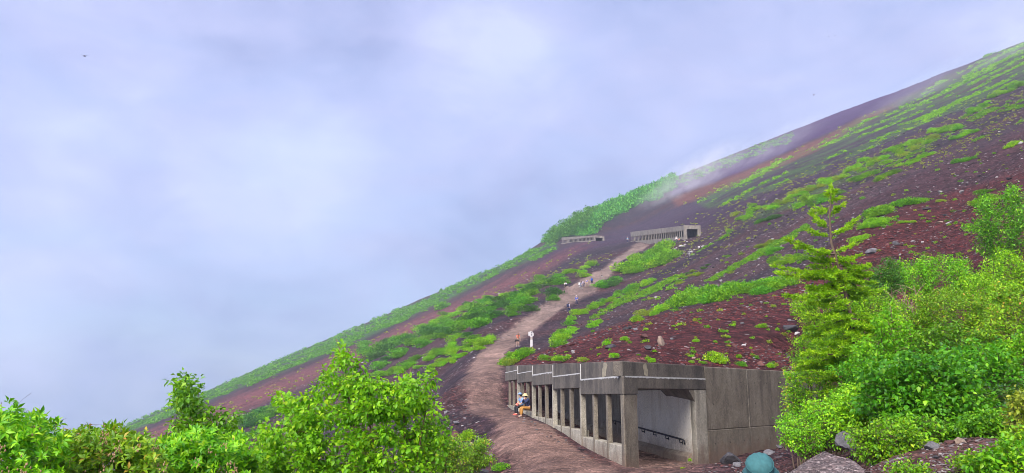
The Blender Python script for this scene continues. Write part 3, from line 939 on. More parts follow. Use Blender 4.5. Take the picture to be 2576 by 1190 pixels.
ga, gb = P(1721, 599, 190), P(1587, 609.5, 262)
gallery('rock_shed', 'pale concrete rock shed with a long row of columns at the trail top', ga, gb, P(1721, 567.6, 190)[2], P(1587, 583.5, 262)[2], 32, 32, 3.6, 2.0, 3)
ga, gb = P(1494, 606, 330), P(1413, 613, 372)
gallery('rock_shed', 'farther small rock shed with bluish columns on the skyline left of the long one', ga, gb, P(1494, 592.5, 330)[2], P(1413.5, 597.5, 372)[2], 25, 25, 4.2, 1.75, 3)

# ------------------------------------------------------------------ leaves and plants
def leaf_quads(Pn, D, N, Ln, Wd, fold=.25):
    """simple folded leaf: 4 points, two triangles"""
    D = D / np.linalg.norm(D, axis=1, keepdims=True)
    S = np.cross(D, N); S /= np.linalg.norm(S, axis=1, keepdims=True) + 1e-9
    U = np.cross(S, D)
    Ln = Ln[:, None]; Wd = Wd[:, None]
    mid = Pn + D * Ln * .45
    v = np.stack([Pn, mid + S * Wd * .5 + U * Wd * fold, Pn + D * Ln - U * Ln * .12, mid - S * Wd * .5 + U * Wd * fold], 1)
    n = len(Pn); b = np.arange(n)[:, None] * 4
    f = np.concatenate([b + np.array([[0, 3, 2]]), b + np.array([[0, 2, 1]])], 0)
    return v.reshape(-1, 3), f


def leaf_fine(Pn, D, N, Ln, Wd, fold=.22, droop=.25, wide=.36):
    """eight-point leaf with midrib fold and a drooping tip"""
    D = D / (np.linalg.norm(D, axis=1, keepdims=True) + 1e-9)
    S = np.cross(D, N); S /= np.linalg.norm(S, axis=1, keepdims=True) + 1e-9
    U = np.cross(S, D)
    Ln = Ln[:, None]; Wd = Wd[:, None]
    m1 = Pn + D * Ln * wide - U * Ln * droop * .10
    m2 = Pn + D * Ln * .70 - U * Ln * droop * .42
    tip = Pn + D * Ln * .98 - U * Ln * droop
    v = np.stack([Pn, m1 + S * Wd * .5 + U * Wd * fold, m1, m1 - S * Wd * .5 + U * Wd * fold, m2 + S * Wd * .34 + U * Wd * fold * .7, m2, m2 - S * Wd * .34 + U * Wd * fold * .7, tip], 1)
    n = len(Pn); b = np.arange(n)[:, None] * 8
    tr = np.concatenate([b + np.array([[0, 2, 1]]), b + np.array([[0, 3, 2]]), b + np.array([[4, 5, 7]]), b + np.array([[5, 6, 7]])], 0)
    qd = np.concatenate([b + np.array([[1, 2, 5, 4]]), b + np.array([[2, 3, 6, 5]])], 0)
    return v.reshape(-1, 3), [tr, qd]


def unit(v): return v / (np.linalg.norm(v, axis=-1, keepdims=True) + 1e-9)


def rand_dirs(n, rng, up=0.0):
    d = rng.normal(size=(n, 3)); d[:, 2] += up
    return unit(d)


def shrub_leaves(rng, n, rx=.5, ry=.5, rz=.5, ll=.09, clumps=9, up=.6, squash=.45):
    """leaf positions over a dome built from several clumps; unit-size shrub standing on z=0"""
    cc = rand_dirs(clumps, rng); cc[:, 2] = np.abs(cc[:, 2])
    cc = cc * np.array([rx, ry, rz]) * rng.uniform(.35, .8, (clumps, 1))
    cr = rng.uniform(.28, .5, clumps)
    k = rng.integers(0, clumps, n)
    d = rand_dirs(n, rng, .35)
    sh = rng.uniform(.55, 1.05, n) ** .6
    p = cc[k] + d * (cr[k] * sh)[:, None] * np.array([rx, ry, rz]) * 1.5
    p[:, 2] = np.abs(p[:, 2]) * .95 + .01
    dirs = unit(d * .7 + rand_dirs(n, rng) * .7 + np.array([0, 0, up]) * .6)
    nrm = rand_dirs(n, rng, 1.0)
    L = ll * rng.uniform(.7, 1.35, n)
    return p, dirs, nrm, L, L * squash


def shrub_mesh(name, seed, n, mat, ll=.09, rz=.5, clumps=9, up=.6, squash=.5):
    rng = np.random.default_rng(seed)
    p, d, nn, L, W = shrub_leaves(rng, n, .5, .5, rz, ll, clumps, up, squash)
    v, f = leaf_quads(p, d, nn, L, W)
    return mesh_np(name, v, f, mat)


PROTO = {}
for tint in ('leaf_bright', 'leaf_mid', 'leaf_dark', 'leaf_yellow', 'leaf_dull'):
    PROTO[tint] = [shrub_mesh('shrub', 100 + i, 1100, M[tint], .078, .5 if i < 3 else .36, 11 + i) for i in range(4)]
TUFT = {t: [shrub_mesh('tuft', 200 + i, 120, M[t], .22, .5, 5, .9, .45) for i in range(3)] for t in ('leaf_bright', 'leaf_mid', 'leaf_yellow')}


def put(mesh, name, x, y, wd, hgt_ratio=1.0, label=None, cat='shrub', group=None, sink=.06, rng=random):
    """stand a plant on the ground at working-frame point (x, y); wd = width in frame pixels"""
    h, ok = hit([x], [y])
    if not ok[0]: return None
    X, Y, Z = h[0]
    s = wd * Y / FD
    o = link(name, mesh, loc=(X, Y, Z - sink * s), rot=(rng.uniform(-.1, .1), rng.uniform(-.1, .1), rng.uniform(0, 6.28)), scale=(s * rng.uniform(.9, 1.15), s * rng.uniform(.9, 1.15), s * hgt_ratio * rng.uniform(.85, 1.15)))
    tag(o, label, cat, group)
    return o


def patch(label, pts, n, size, tint, ht=1.0, spread=None, name='shrub', cat='shrub', seed=0, var=.3):
    """several overlapping shrubs along a line of frame points"""
    rnd = random.Random(seed + int(pts[0][0]) * 3 + n)
    pts = [np.array(p_, float) for p_ in pts]
    seg = [np.linalg.norm(pts[i + 1] - pts[i]) for i in range(len(pts) - 1)]; tot = sum(seg) or 1
    made = []; n0 = n
    if name == 'shrub': n = int(n * 1.12 + .5); size *= 1.32
    else: n = int(n * 1.35); size *= 1.3
    spread = size * .3 if spread is None else spread
    for i in range(n):
        t = (i + rnd.uniform(.2, .8)) / n * tot
        q_ = pts[0]
        for a_, s_ in enumerate(seg):
            if t <= s_: q_ = pts[a_] + (pts[a_ + 1] - pts[a_]) * t / s_; break
            t -= s_
        else: q_ = pts[-1]
        tn = tint if isinstance(tint, str) else rnd.choice(tint)
        o = put(rnd.choice(PROTO[tn]), name, q_[0] + rnd.gauss(0, spread * .5), q_[1] + rnd.gauss(0, spread * .45), size * rnd.uniform(1 - var, 1 + var), ht, label.replace('shrubs', 'shrub').replace('bushes', 'bush').replace(' mats', ' mat'), cat, label, rng=rnd)
        if o: made.append(o)
    if n0 <= 7 and len(made) > 1 and name == 'shrub':      # a single spreading shrub: one plant, one mesh
        org = made[0].location.copy(); VV = []; FF = []; MI_ = []; mats = []; b = 0
        for o in made:
            me = o.data; nv = len(me.vertices); co = np.empty(nv * 3, np.float32); me.vertices.foreach_get('co', co)
            mw = Matrix.LocRotScale(o.location - org, o.rotation_euler, o.scale); A_ = np.array(mw)
            VV.append(co.reshape(-1, 3) @ A_[:3, :3].T + A_[:3, 3])
            ix = np.empty(len(me.loops), np.int32); me.loops.foreach_get('vertex_index', ix); FF.append(ix.reshape(-1, 3) + b); b += nv
            if me.materials[0] not in mats: mats.append(me.materials[0])
            MI_.append(np.full(len(me.polygons), mats.index(me.materials[0]), np.int32))
        lab = made[0]['label']
        for o in made: bpy.data.objects.remove(o)
        me = mesh_np('shrub', np.concatenate(VV), np.concatenate(FF))
        for m_ in mats: me.materials.append(m_)
        me.polygons.foreach_set('material_index', np.concatenate(MI_))
        tag(link(name, me, loc=org), lab, cat)


B_, MI, DK, YL, DU = 'leaf_bright', 'leaf_mid', 'leaf_dark', 'leaf_yellow', 'leaf_dull'
patch('bright green shrubs in the long patch right of the trail below the rock shed', [(1570, 684), (1625, 662), (1700, 626)], 20, 34, (B_, B_, MI), .9, 20)
patch('dull olive shrubs beside the right edge of the trail below the resting hikers', [(1505, 728), (1555, 714)], 6, 26, (DU, MI), .9, 12)
patch('low bright shrubs edging the right side of the trail above the signpost', [(1425, 808), (1500, 772), (1560, 748), (1640, 704)], 20, 20, (B_, B_, MI), .9, 12)
patch('tall leafy shrubs on the crest of the red scree mound', [(1715, 764), (1790, 760), (1858, 738)], 15, 50, (B_, MI, MI), 1.0, 16)
patch('trailing low shrubs running left down the crest of the red scree mound', [(1600, 803), (1690, 772)], 11, 24, (B_, B_, YL), .9, 8)
patch('rounded shrubs left of the larch on the crest of the red scree', [(1890, 738), (1985, 716)], 10, 34, (MI, B_), .95, 10)
patch('small shrubs on the scree just left of the larch top branches', [(1950, 668), (2030, 650)], 7, 22, (MI, B_), .9, 8)
patch('sunlit shrubs forming the long light green band across the upper slope', [(1855, 548), (1960, 512), (2080, 460), (2200, 405), (2350, 352)], 52, 21, (B_, B_, B_, YL), .8, 14)
patch('shrubs around the larch tip on the stony upper slope', [(2010, 525), (2110, 490)], 11, 24, (MI, B_), .8, 14)
patch('yellow green mats on the scree above the mound shrubs', [(1700, 712), (1745, 690), (1792, 668)], 9, 18, (YL, YL, DU), .5, 12)
patch('yellowish low shrub mound on the scree left of the larch', [(1908, 622), (1955, 610)], 5, 20, YL, .6, 6)
patch('dark green shrub mound on the scree under the yellowish mound', [(1930, 637), (1965, 630)], 4, 24, MI, .8, 5)
patch('bushy green shrub right of the larch above the grey boulder', [(2190, 543), (2222, 535)], 6, 36, (B_, MI), .9, 8)
patch('wide green shrub on the red scree uphill of the grey boulder', [(2250, 517), (2285, 512), (2322, 512)], 7, 32, (B_, MI), .75, 6)
patch('spreading shrub between the larch and the grey block', [(2175, 578), (2232, 560)], 6, 30, B_, .7, 8)
patch('small shrub just above the grey boulder on the red scree', [(2148, 608), (2180, 600)], 4, 24, B_, .9, 5)
patch('low creeping shrub on the bare scree right of centre', [(2265, 563), (2295, 558)], 3, 15, B_, .6, 4)
patch('small creeping plant under the far right thicket edge', [(2355, 508), (2378, 504)], 3, 13, YL, .6, 3)
patch('green bushes at the upper left edge of the far right thicket', [(2452, 516), (2500, 506)], 5, 32, (B_, MI), .8, 6)
patch('dark low bush above the far right thicket', [(2468, 490), (2495, 484)], 3, 24, MI, .6, 4)
patch('shrub row on the dark scree above the larch tip', [(2140, 458), (2200, 436)], 7, 20, (MI, B_), .8, 8)
patch('shrub row on the dark scree right of the larch tip', [(2205, 455), (2258, 432)], 7, 18, (B_, MI), .8, 6)
patch('bent strip of shrubs left of the larch tip on grey stones', [(1905, 566), (1970, 540)], 7, 20, (MI, DU), .7, 8)
patch('clump of shrubs beside the white block on the upper slope', [(2340, 332), (2395, 322), (2420, 315)], 10, 20, (B_, MI), .8, 10)
patch('curved shrub patch below the white block on the upper slope', [(2395, 350), (2450, 332)], 7, 18, (MI, B_), .8, 6)
patch('shrub patch above the white block on the upper slope', [(2430, 285), (2480, 268)], 7, 22, (B_, MI), .8, 7)
patch('strip of shrubs on the right edge of the upper slope', [(2480, 252), (2576, 212)], 11, 18, (B_, MI), .8, 7)
patch('round shrub by the pale boulder at the right edge', [(2530, 372), (2568, 360)], 4, 24, B_, .7, 4)
patch('isolated flat shrub on dark scree at upper right', [(2405, 412), (2455, 400)], 5, 20, MI, .7, 5)
patch('light strip of shrubs below the long green band', [(2265, 420), (2345, 388)], 9, 17, B_, .8, 6)
patch('green patch of bushes at the far end of the shelter roof', [(1266, 918), (1300, 908), (1330, 893)], 9, 32, (MI, B_, YL), .95, 9)
patch('leafy shrubs in a row on the mound above the shelter end', [(1402, 876), (1408, 858), (1420, 840)], 5, 32, (B_, MI), .8, 6)
patch('small leafy shrub beside the trail right of the signpost', [(1430, 842), (1444, 836)], 3, 24, B_, .8, 4)
patch('round leafy shrub on the purple scree above the shelter roof', [(1490, 822), (1508, 815)], 4, 24, B_, .8, 4)

# the big hedge of dwarf alder left of the trail
patch('dense dark green dwarf alder in the hedge left of the trail', [(915, 905), (1000, 880), (1090, 845), (1200, 800), (1310, 752), (1400, 718)], 62, 36, (MI, MI, DK), .78, 36, 'hedge_bush', 'bush')
patch('lighter green dwarf alder along the upper edge of the hedge left of the trail', [(1060, 832), (1180, 780), (1300, 738), (1400, 706), (1505, 678)], 34, 26, (B_, B_, MI), .65, 16, 'hedge_bush', 'bush')
patch('dwarf alder in the lower row under the hedge left of the trail', [(960, 950), (1050, 915), (1140, 880), (1200, 850)], 22, 30, (MI, MI, B_), .7, 18, 'hedge_bush', 'bush')
patch('light green bushes on the trail shoulder below the hedge', [(1085, 935), (1150, 905), (1240, 858)], 14, 24, B_, .8, 9, 'hedge_bush', 'bush')
patch('bushes in the dark green strip seen between the two birches', [(600, 1075), (660, 1050), (715, 1025)], 14, 32, (MI, DK), .85, 14, 'hedge_bush', 'bush')
patch('pale bushes low on the left flank behind the big birch', [(590, 1110), (640, 1095), (700, 1100)], 7, 30, (B_, DU), .8, 14, 'hedge_bush', 'bush')

# distinct small plants just above the shelter
for x, y, wd, hr, tn, lb in (
        (1804, 912, 60, 1.05, B_, 'large bright leafy plant above the joint of the portal and the retaining wall'),
        (1527, 868, 22, 1.2, B_, 'small upright plant near the dark stones above the shelter roof'),
        (1570, 856, 22, .9, B_, 'small plant just left of the upright tan boulder'),
        (1750, 860, 19, 1.0, B_, 'small plant on the red scree right of the tan boulder'),
        (1545, 898, 26, .9, B_, 'plant close above the parapet beside the first lintel'),
        (1468, 908, 32, .8, YL, 'yellow green plant by the little pile of pale pebbles'),
        (1412, 906, 42, .7, B_, 'bushy plant overhanging the second shelter parapet'),
        (1371, 905, 32, .8, MI, 'round plant above the third shelter parapet'),
        (1641, 910, 21, .9, B_, 'small plant above the corner of the shelter parapet'),
        (1815, 836, 15, .9, B_, 'tiny plant high on the red mound above the large bright plant'),
        (1917, 824, 26, .9, B_, 'plant on the red scree left of the dark ledge by the larch'),
        (1940, 924, 22, 1.1, B_, 'plant beside the purple boulder on the retaining wall'),
        (1862, 920, 28, .8, MI, 'leafy plant at the wall edge right of the large bright plant'),
        (1739, 913, 19, .7, B_, 'little plant at the wall edge left of the large bright plant'),
        (1767, 914, 20, .7, MI, 'flat plant touching the left of the large bright plant'),
        (1844, 820, 15, .9, B_, 'tiny plant on the red mound below the rounded shrubs'),
        (1296, 940, 17, 1.3, MI, 'plant hanging over the far shelter parapet'),
        (1178, 1105, 52, .95, B_, 'leafy bush among the stones at the left edge of the trail'),
        (1261, 1182, 42, .9, MI, 'low fern like bush at the bottom edge of the trail'),
        (1735, 1160, 12, .9, B_, 'tiny weed at the foot of the retaining wall'),
        (1718, 1178, 16, .5, YL, 'yellow weed at the foot of the portal jamb')):
    o = put((PROTO if wd > 15 else TUFT)[tn][int(x) % 3], 'seedling_plant', x, y, wd, hr, lb, 'plant', None)

# scattered seedlings
rnd = random.Random(21); cnt = 0
grp = 'small seedlings scattered over the scree slope'
region = [(1420, 830), (1640, 720), (1760, 640), (1850, 560), (2100, 520), (2400, 380), (2576, 260), (2576, 480), (2420, 660), (2150, 640), (1990, 830), (1990, 925), (1640, 905), (1380, 900)]
while cnt < 270:
    x, y = rnd.uniform(1380, 2576), rnd.uniform(260, 925)
    if not inpoly(np.array([x]), np.array([y]), region)[0]: continue
    sz = rnd.uniform(7, 19) * (.55 + .45 * min(1, max(0, (y - 300) / 500)))
    tn = rnd.choice((B_, B_, YL, MI))
    put(rnd.choice(TUFT[tn]), 'seedling', x, y, sz, .8, 'small light green seedling scattered on the open scree slope', 'seedling', grp, rng=rnd); cnt += 1

# ---- scrub nobody could count: far green bands
def scrub(name, polys, dens, size, mat, hgt=.7, nleaf=12, seed=1, rmin=60, soft=.0, keep=1.0):
    rng = np.random.default_rng(seed); PX = []; PY = []
    for nm in polys:
        poly = np.array(POLY[nm]) if isinstance(nm, str) else np.array(nm)
        lo, hi = poly.min(0), poly.max(0)
        n = int((hi[0] - lo[0]) * (hi[1] - lo[1]) * dens)
        x = rng.uniform(lo[0], hi[0], n); y = rng.uniform(lo[1], hi[1], n)
        k = inpoly(x + fbm(x / 40, y / 25, seed) * 36, y + fbm(x / 30, y / 20, seed + 3) * 20, poly)
        PX.append(x[k]); PY.append(y[k])
    x = np.concatenate(PX); y = np.concatenate(PY)
    h, ok = hit(x, y, rmin); h = h[ok]
    h = h[streak(h[:, 0], h[:, 1]) > (1 - keep) * 1.2 - .45]
    s = size * rng.uniform(.6, 1.4, len(h)) * h[:, 1] / FD
    nleaf *= 2; n = len(h) * nleaf
    c = np.repeat(h, nleaf, 0); ss = np.repeat(s, nleaf)
    d = rand_dirs(n, rng, .5); d[:, 2] = np.abs(d[:, 2])
    p = c + d * ss[:, None] * np.array([.8, .8, hgt]) * rng.uniform(.4, 1, (n, 1))
    v, f = leaf_quads(p, unit(d + rand_dirs(n, rng) * .8), rand_dirs(n, rng, 1), ss * rng.uniform(.3, .6, n), ss * rng.uniform(.16, .32, n))
    return tag(link(name, mesh_np(name, v, f, mat)), kind='stuff')


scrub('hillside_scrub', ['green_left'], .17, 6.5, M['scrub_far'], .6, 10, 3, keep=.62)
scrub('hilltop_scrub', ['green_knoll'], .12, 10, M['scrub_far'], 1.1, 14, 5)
scrub('upper_scrub', ['green_up'], .20, 6.5, M['scrub_bright'], .5, 10, 7, keep=.46)
speck = [(1000, 850), (1300, 720), (1500, 630), (1580, 640), (1480, 680), (1300, 750), (1000, 870)]
midb = [(1480, 800), (1640, 690), (1800, 600), (1950, 520), (2150, 420), (2400, 290), (2576, 200), (2576, 430), (2400, 480), (2200, 500), (2050, 560), (1900, 660), (1700, 740)]
scrub('slope_scrub', [midb], .11, 7, M['scrub_bright'], .5, 14, 17, keep=.36)
scrub('sparse_scrub', [speck, [(1700, 560), (2000, 440), (2400, 270), (2576, 200), (2576, 330), (2300, 440), (2000, 560), (1800, 640), (1640, 700), (1600, 760), (1480, 800), (1700, 640)]], .010, 4.5, M['leaf_yellow'], .6, 9, 9, keep=.75)
scrub('strip_scrub', ['red_strip', 'rust'], .006, 5, M['leaf_yellow'], .5, 9, 12, keep=.7)
scrub('ridge_scrub', [[(1690, 452), (1900, 368), (2000, 330), (2000, 350), (1880, 400), (1720, 470)]], .05, 6, M['scrub_far'], .5, 9, 13)

# tall thicket at the steep lower end of the knoll
rng = np.random.default_rng(55); n = 900
kp = np.array([(1364, 612), (1368, 596), (1380, 580), (1400, 565), (1424, 550), (1470, 524), (1500, 520), (1470, 560), (1430, 590), (1400, 608)], float)
x = rng.uniform(1360, 1505, n); y = rng.uniform(515, 614, n); k = inpoly(x, y, kp); x = x[k]; y = y[k]
u, v = ray(x, y); Yk = rng.uniform(400, 436, len(x)); c = np.stack([u * Yk, Yk, v * Yk], 1); nl = 26; c = np.repeat(c, nl, 0); n = len(c)
d = rand_dirs(n, rng, .3); p_ = c + d * rng.uniform(.3, 1.0, (n, 1)) * np.array([1.5, 1.5, 1.2])
v_, f_ = leaf_quads(p_, unit(d + rand_dirs(n, rng) * .8), rand_dirs(n, rng, 1), rng.uniform(.5, 1.1, n), rng.uniform(.3, .6, n))
tag(link('hilltop_thicket', mesh_np('hilltop_thicket', v_, f_, M['scrub_far'])), kind='stuff')

#@@NEXT
# ------------------------------------------------------------------ rocks
def rock_mesh(name, seed, mat, sub=3, sx=1, sy=1, sz=.75, rough=.07, cuts=15):
    rng = np.random.default_rng(seed)
    bm = bmesh.new(); bmesh.ops.create_icosphere(bm, subdivisions=sub, radius=.5)
    co = np.array([v.co for v in bm.verts])
    for k in range(cuts):
        n = unit(rng.normal(size=(1, 3)))[0]; d = rng.uniform(.22, .42)
        over = np.maximum(co @ n - d, 0); co = co - over[:, None] * n[None] * .92
    nn = fbm(co[:, 0] * 5 + seed, co[:, 1] * 5 + co[:, 2] * 4, seed, 4)
    co = co * (1 + rough * 2 * nn)[:, None] * np.array([sx, sy, sz])
    for v, c in zip(bm.verts, co): v.co = c
    me = bpy.data.meshes.new(name); bm.to_mesh(me); bm.free(); me.materials.append(mat)
    return me


ROCK = {m_: [rock_mesh('boulder', 300 + i * 7 + len(m_), M[m_], 3) for i in range(3)] for m_ in ('rock_grey', 'rock_dark', 'rock_tan', 'rock_red', 'rock_pale')}
STONE = {m_: [rock_mesh('stone', 400 + i * 7 + len(m_), M[m_], 2, rough=.08) for i in range(3)] for m_ in ('rock_grey', 'rock_dark', 'rock_tan', 'rock_red', 'rock_pale')}


def rock(x, y, wd, hg, mat, label, name='boulder', group=None, sink=.3, rot=None, rng=random, protos=None, tilt=.25, cat=None):
    h, ok = hit([x], [y])
    if not ok[0]: return
    X, Y, Z = h[0]; s = wd * Y / FD; sh = hg * Y / FD
    o = link(name, rng.choice((protos or ROCK)[mat]), loc=(X, Y, Z + sh * (.5 - sink)), rot=(rng.uniform(-tilt, tilt), rng.uniform(-tilt, tilt), rng.uniform(0, 6.28) if rot is None else rot), scale=(s, s * rng.uniform(.75, 1.1), sh / .75))
    return tag(o, label, cat or ('boulder' if name == 'boulder' else 'stone'), group)


G_, D_, T_, R_, W_ = 'rock_grey', 'rock_dark', 'rock_tan', 'rock_red', 'rock_pale'
rr = random.Random(3)
for x, y, wd, hg, mt, lb in (
        (1663, 870, 24, 36, T_, 'upright tan boulder standing on the red scree above the shelter'),
        (1621, 850, 32, 18, R_, 'flat reddish brown boulder left of the upright tan one'),
        (1632, 880, 26, 18, D_, 'dark wedge shaped boulder below the upright tan one'),
        (1537, 876, 34, 18, D_, 'dark brown boulder lying beside a small plant above the shelter'),
        (1914, 920, 30, 22, R_, 'purplish boulder resting on top of the retaining wall'),
        (1846, 872, 20, 13, R_, 'reddish stone on the scree between the big plant and the larch'),
        (1578, 829, 24, 14, D_, 'blackish boulder just below the trailing shrubs on the mound'),
        (1600, 831, 18, 12, G_, 'blue grey boulder next to the blackish one on the mound'),
        (1985, 830, 46, 26, D_, 'dark jagged ledge of rock at the left edge of the larch'),
        (2004, 842, 20, 12, W_, 'pale blue stone under the dark ledge by the larch'),
        (2192, 638, 30, 26, G_, 'large grey boulder on the red scree right of the larch'),
        (2254, 616, 22, 18, G_, 'square grey block right of the large grey boulder'),
        (2232, 620, 15, 16, R_, 'red stone between the grey boulder and the grey block'),
        (2332, 527, 22, 10, D_, 'dark flat boulder below the wide shrub on the red scree'),
        (2364, 562, 20, 9, T_, 'tan flat stone on the bare red scree at right'),
        (2387, 564, 22, 8, W_, 'pale slab next to the tan flat stone at right'),
        (2379, 544, 14, 12, D_, 'dark round stone above the tan flat stone'),
        (2366, 484, 14, 8, W_, 'pale stone high on the scree left of the far right thicket'),
        (2418, 484, 17, 9, W_, 'pale boulder just left of the dark low bush on the upper scree'),
        (2056, 592, 26, 14, T_, 'tan slab behind the upper branches of the larch'),
        (1994, 684, 34, 16, T_, 'large pale tan slab left of the larch on the mound crest'),
        (2465, 444, 12, 9, D_, 'dark boulder on the upper scree at right'),
        (2540, 452, 16, 10, D_, 'dark boulder at the right edge of the upper scree'),
        (2338, 655, 18, 12, R_, 'brown boulder just above the shrubs below the bare scree'),
        (2264, 642, 10, 7, W_, 'small white stone below the grey block'),
        (2296, 609, 16, 6, W_, 'thin pale slab right of the grey block'),
        (2397, 326, 10, 13, W_, 'white upright block among shrubs on the upper slope'),
        (2567, 362, 15, 11, W_, 'pale boulder at the right edge of the upper slope'),
        (1715, 622, 20, 10, W_, 'pale boulder at the right end of the long rock shed'),
        (1728, 612, 12, 7, G_, 'blue grey boulder at the right end of the long rock shed'),
        (1148, 1068, 20, 16, G_, 'round grey boulder on top of the pile left of the trail'),
        (1146, 1102, 36, 34, R_, 'large brown boulder in the pile left of the trail'),
        (1175, 1115, 14, 9, G_, 'small bluish stone below the leafy bush at the trail edge'),
        (1199, 1118, 18, 17, G_, 'upright grey stone at the left edge of the trail'),
        (1186, 1121, 14, 12, T_, 'tan stone leaning against the upright grey stone'),
        (1238, 1147, 20, 8, W_, 'flat pale slab at the left edge of the trail'),
        (1221, 1160, 18, 14, G_, 'grey stone near the bottom left edge of the trail'),
        (1219, 1190, 24, 16, D_, 'black stone at the bottom edge of the picture beside the trail'),
        (1163, 1072, 9, 5, W_, 'small cream stone beside the boulder pile left of the trail'),
        (1122, 1040, 15, 12, G_, 'blue grey boulder on the trail shoulder beside the birch'),
        (1214, 1124, 22, 16, T_, 'orange brown stone half hidden by shrubs at the trail edge'),
        (1842, 1166, 64, 40, D_, 'big dark boulder at the foot of the retaining wall'),
        (1857, 1172, 26, 16, G_, 'grey stone in front of the big dark boulder by the wall'),
        (1909, 1152, 12, 16, T_, 'small cream and dark stone near the wall right of the dark boulder'),
        (1938, 1143, 34, 16, G_, 'bluish grey rock behind the teal hat'),
        (1962, 1130, 24, 16, G_, 'grey rock on the bank above the bluish grey rock'),
        (1458, 723, 7, 4, W_, 'white stone on the trail beside the resting hikers')):
    rock(x, y, wd, hg, mt, lb, rng=rr)
# foreground outcrop with folded surface
def outcrop(name, x, y, Y, wd, hg, dp, seed, label, mat):
    X, Y_, Z = P(x, y, Y); s = wd * Y / FD; sh = hg * Y / FD
    me = rock_mesh(name, seed, mat, 5, 1, 1, 1, .16, 7)
    n = len(me.vertices); co = np.empty(n * 3, np.float32); me.vertices.foreach_get('co', co); co = co.reshape(-1, 3)
    f = fbm(co[:, 0] * 9 + co[:, 1] * 3, co[:, 2] * 5 + co[:, 1] * 7, seed, 4) * .12 + np.abs(fbm(co[:, 0] * 22 + co[:, 2] * 9, co[:, 1] * 16, seed + 2, 3)) * .09
    co *= (1 + f)[:, None]; me.vertices.foreach_set('co', co.ravel()); me.update()
    return tag(link(name, me, loc=(X, Y, Z - sh * .1), rot=(0, .1, .3), scale=(s, dp, sh)), label, 'boulder')


outcrop('boulder', 2088, 1185, 8.3, 245, 120, 1.3, 71, 'big pinkish grey folded lava boulder in the foreground beside the teal hat', M['rock_folded'])
outcrop('boulder', 2125, 1108, 11.2, 44, 52, .35, 73, 'pointed dark grey boulder with pale lichen under the right hand bushes', M['rock_grey'])
for x, y, Y, wd, hg, sd, lb, mt in ((2343, 1122, 9.2, 44, 26, 75, 'dark grey stone on the ground under the right hand bushes', 'rock_grey'),
                            (2415, 1098, 9.6, 40, 22, 76, 'pinkish stone on the bare ground at lower right', 'rock_tan'),
                            (2392, 1108, 9.5, 30, 16, 77, 'flat brown stone left of the pinkish stone at lower right', 'rock_red'),
                            (2545, 1085, 8.6, 66, 34, 78, 'grey slab at the right edge of the foreground', 'rock_grey'),
                            (2352, 1150, 8.4, 22, 16, 79, 'black stone near the bottom edge at lower right', 'rock_dark'),
                            (2190, 1092, 11.5, 20, 14, 80, 'small grey stone under the leafy shrubs beside the folded boulder', 'rock_grey')):
    X, Y_, Z = P(x, y, Y); g = gz(X, Y)
    s = wd * Y / FD; sh = hg * Y / FD
    tag(link('boulder', rock_mesh('boulder', sd, M[mt], 3), loc=(X, Y, g + sh * .25), rot=(.1, -.1, sd), scale=(s, s * .9, sh / .75)), lb, 'boulder')

rq = random.Random(19)
for i in range(26):
    x = rq.gauss(1722, 20); y = rq.gauss(624, 16); sz = rq.uniform(5, 13)
    rock(x, y, sz, sz * rq.uniform(.55, .8), rq.choice((W_, W_, G_)), 'pale angular stone in the heap below the rock shed entrance', 'stone', 'stones heaped below the rock shed entrance', .25, rng=rq, protos=STONE)
for i in range(16):
    t_ = rq.random(); x = 1380 + 140 * t_ + rq.gauss(0, 5); y = 745 - 65 * t_ + rq.gauss(0, 5) + 6; sz = rq.uniform(4, 8)
    rock(x, y, sz, sz * .6, rq.choice((W_, G_, T_)), 'pale stone along the left border of the trail', 'stone', 'stones bordering the trail', .25, rng=rq, protos=STONE)

# stones one can tell apart, scattered over the slope
cnt = 0; grp = 'loose stones scattered over the scree'
reg2 = [(1330, 880), (1500, 790), (1700, 700), (1900, 600), (2150, 520), (2576, 420), (2576, 640), (2150, 680), (1990, 760), (1990, 925), (1600, 905), (1330, 900)]
rs = random.Random(8)
while cnt < 190:
    x, y = rs.uniform(1330, 2576), rs.uniform(420, 925)
    if not inpoly(np.array([x]), np.array([y]), reg2)[0]: continue
    sz = rs.choice((4, 5, 5, 6, 7, 8, 10, 13)) * (.6 + .5 * (y - 420) / 500)
    rock(x, y, sz, sz * rs.uniform(.5, .75), rs.choice((G_, G_, D_, W_, R_, T_, W_)), 'loose stone lying on the open scree slope', 'stone', grp, .25, rng=rs, protos=STONE); cnt += 1

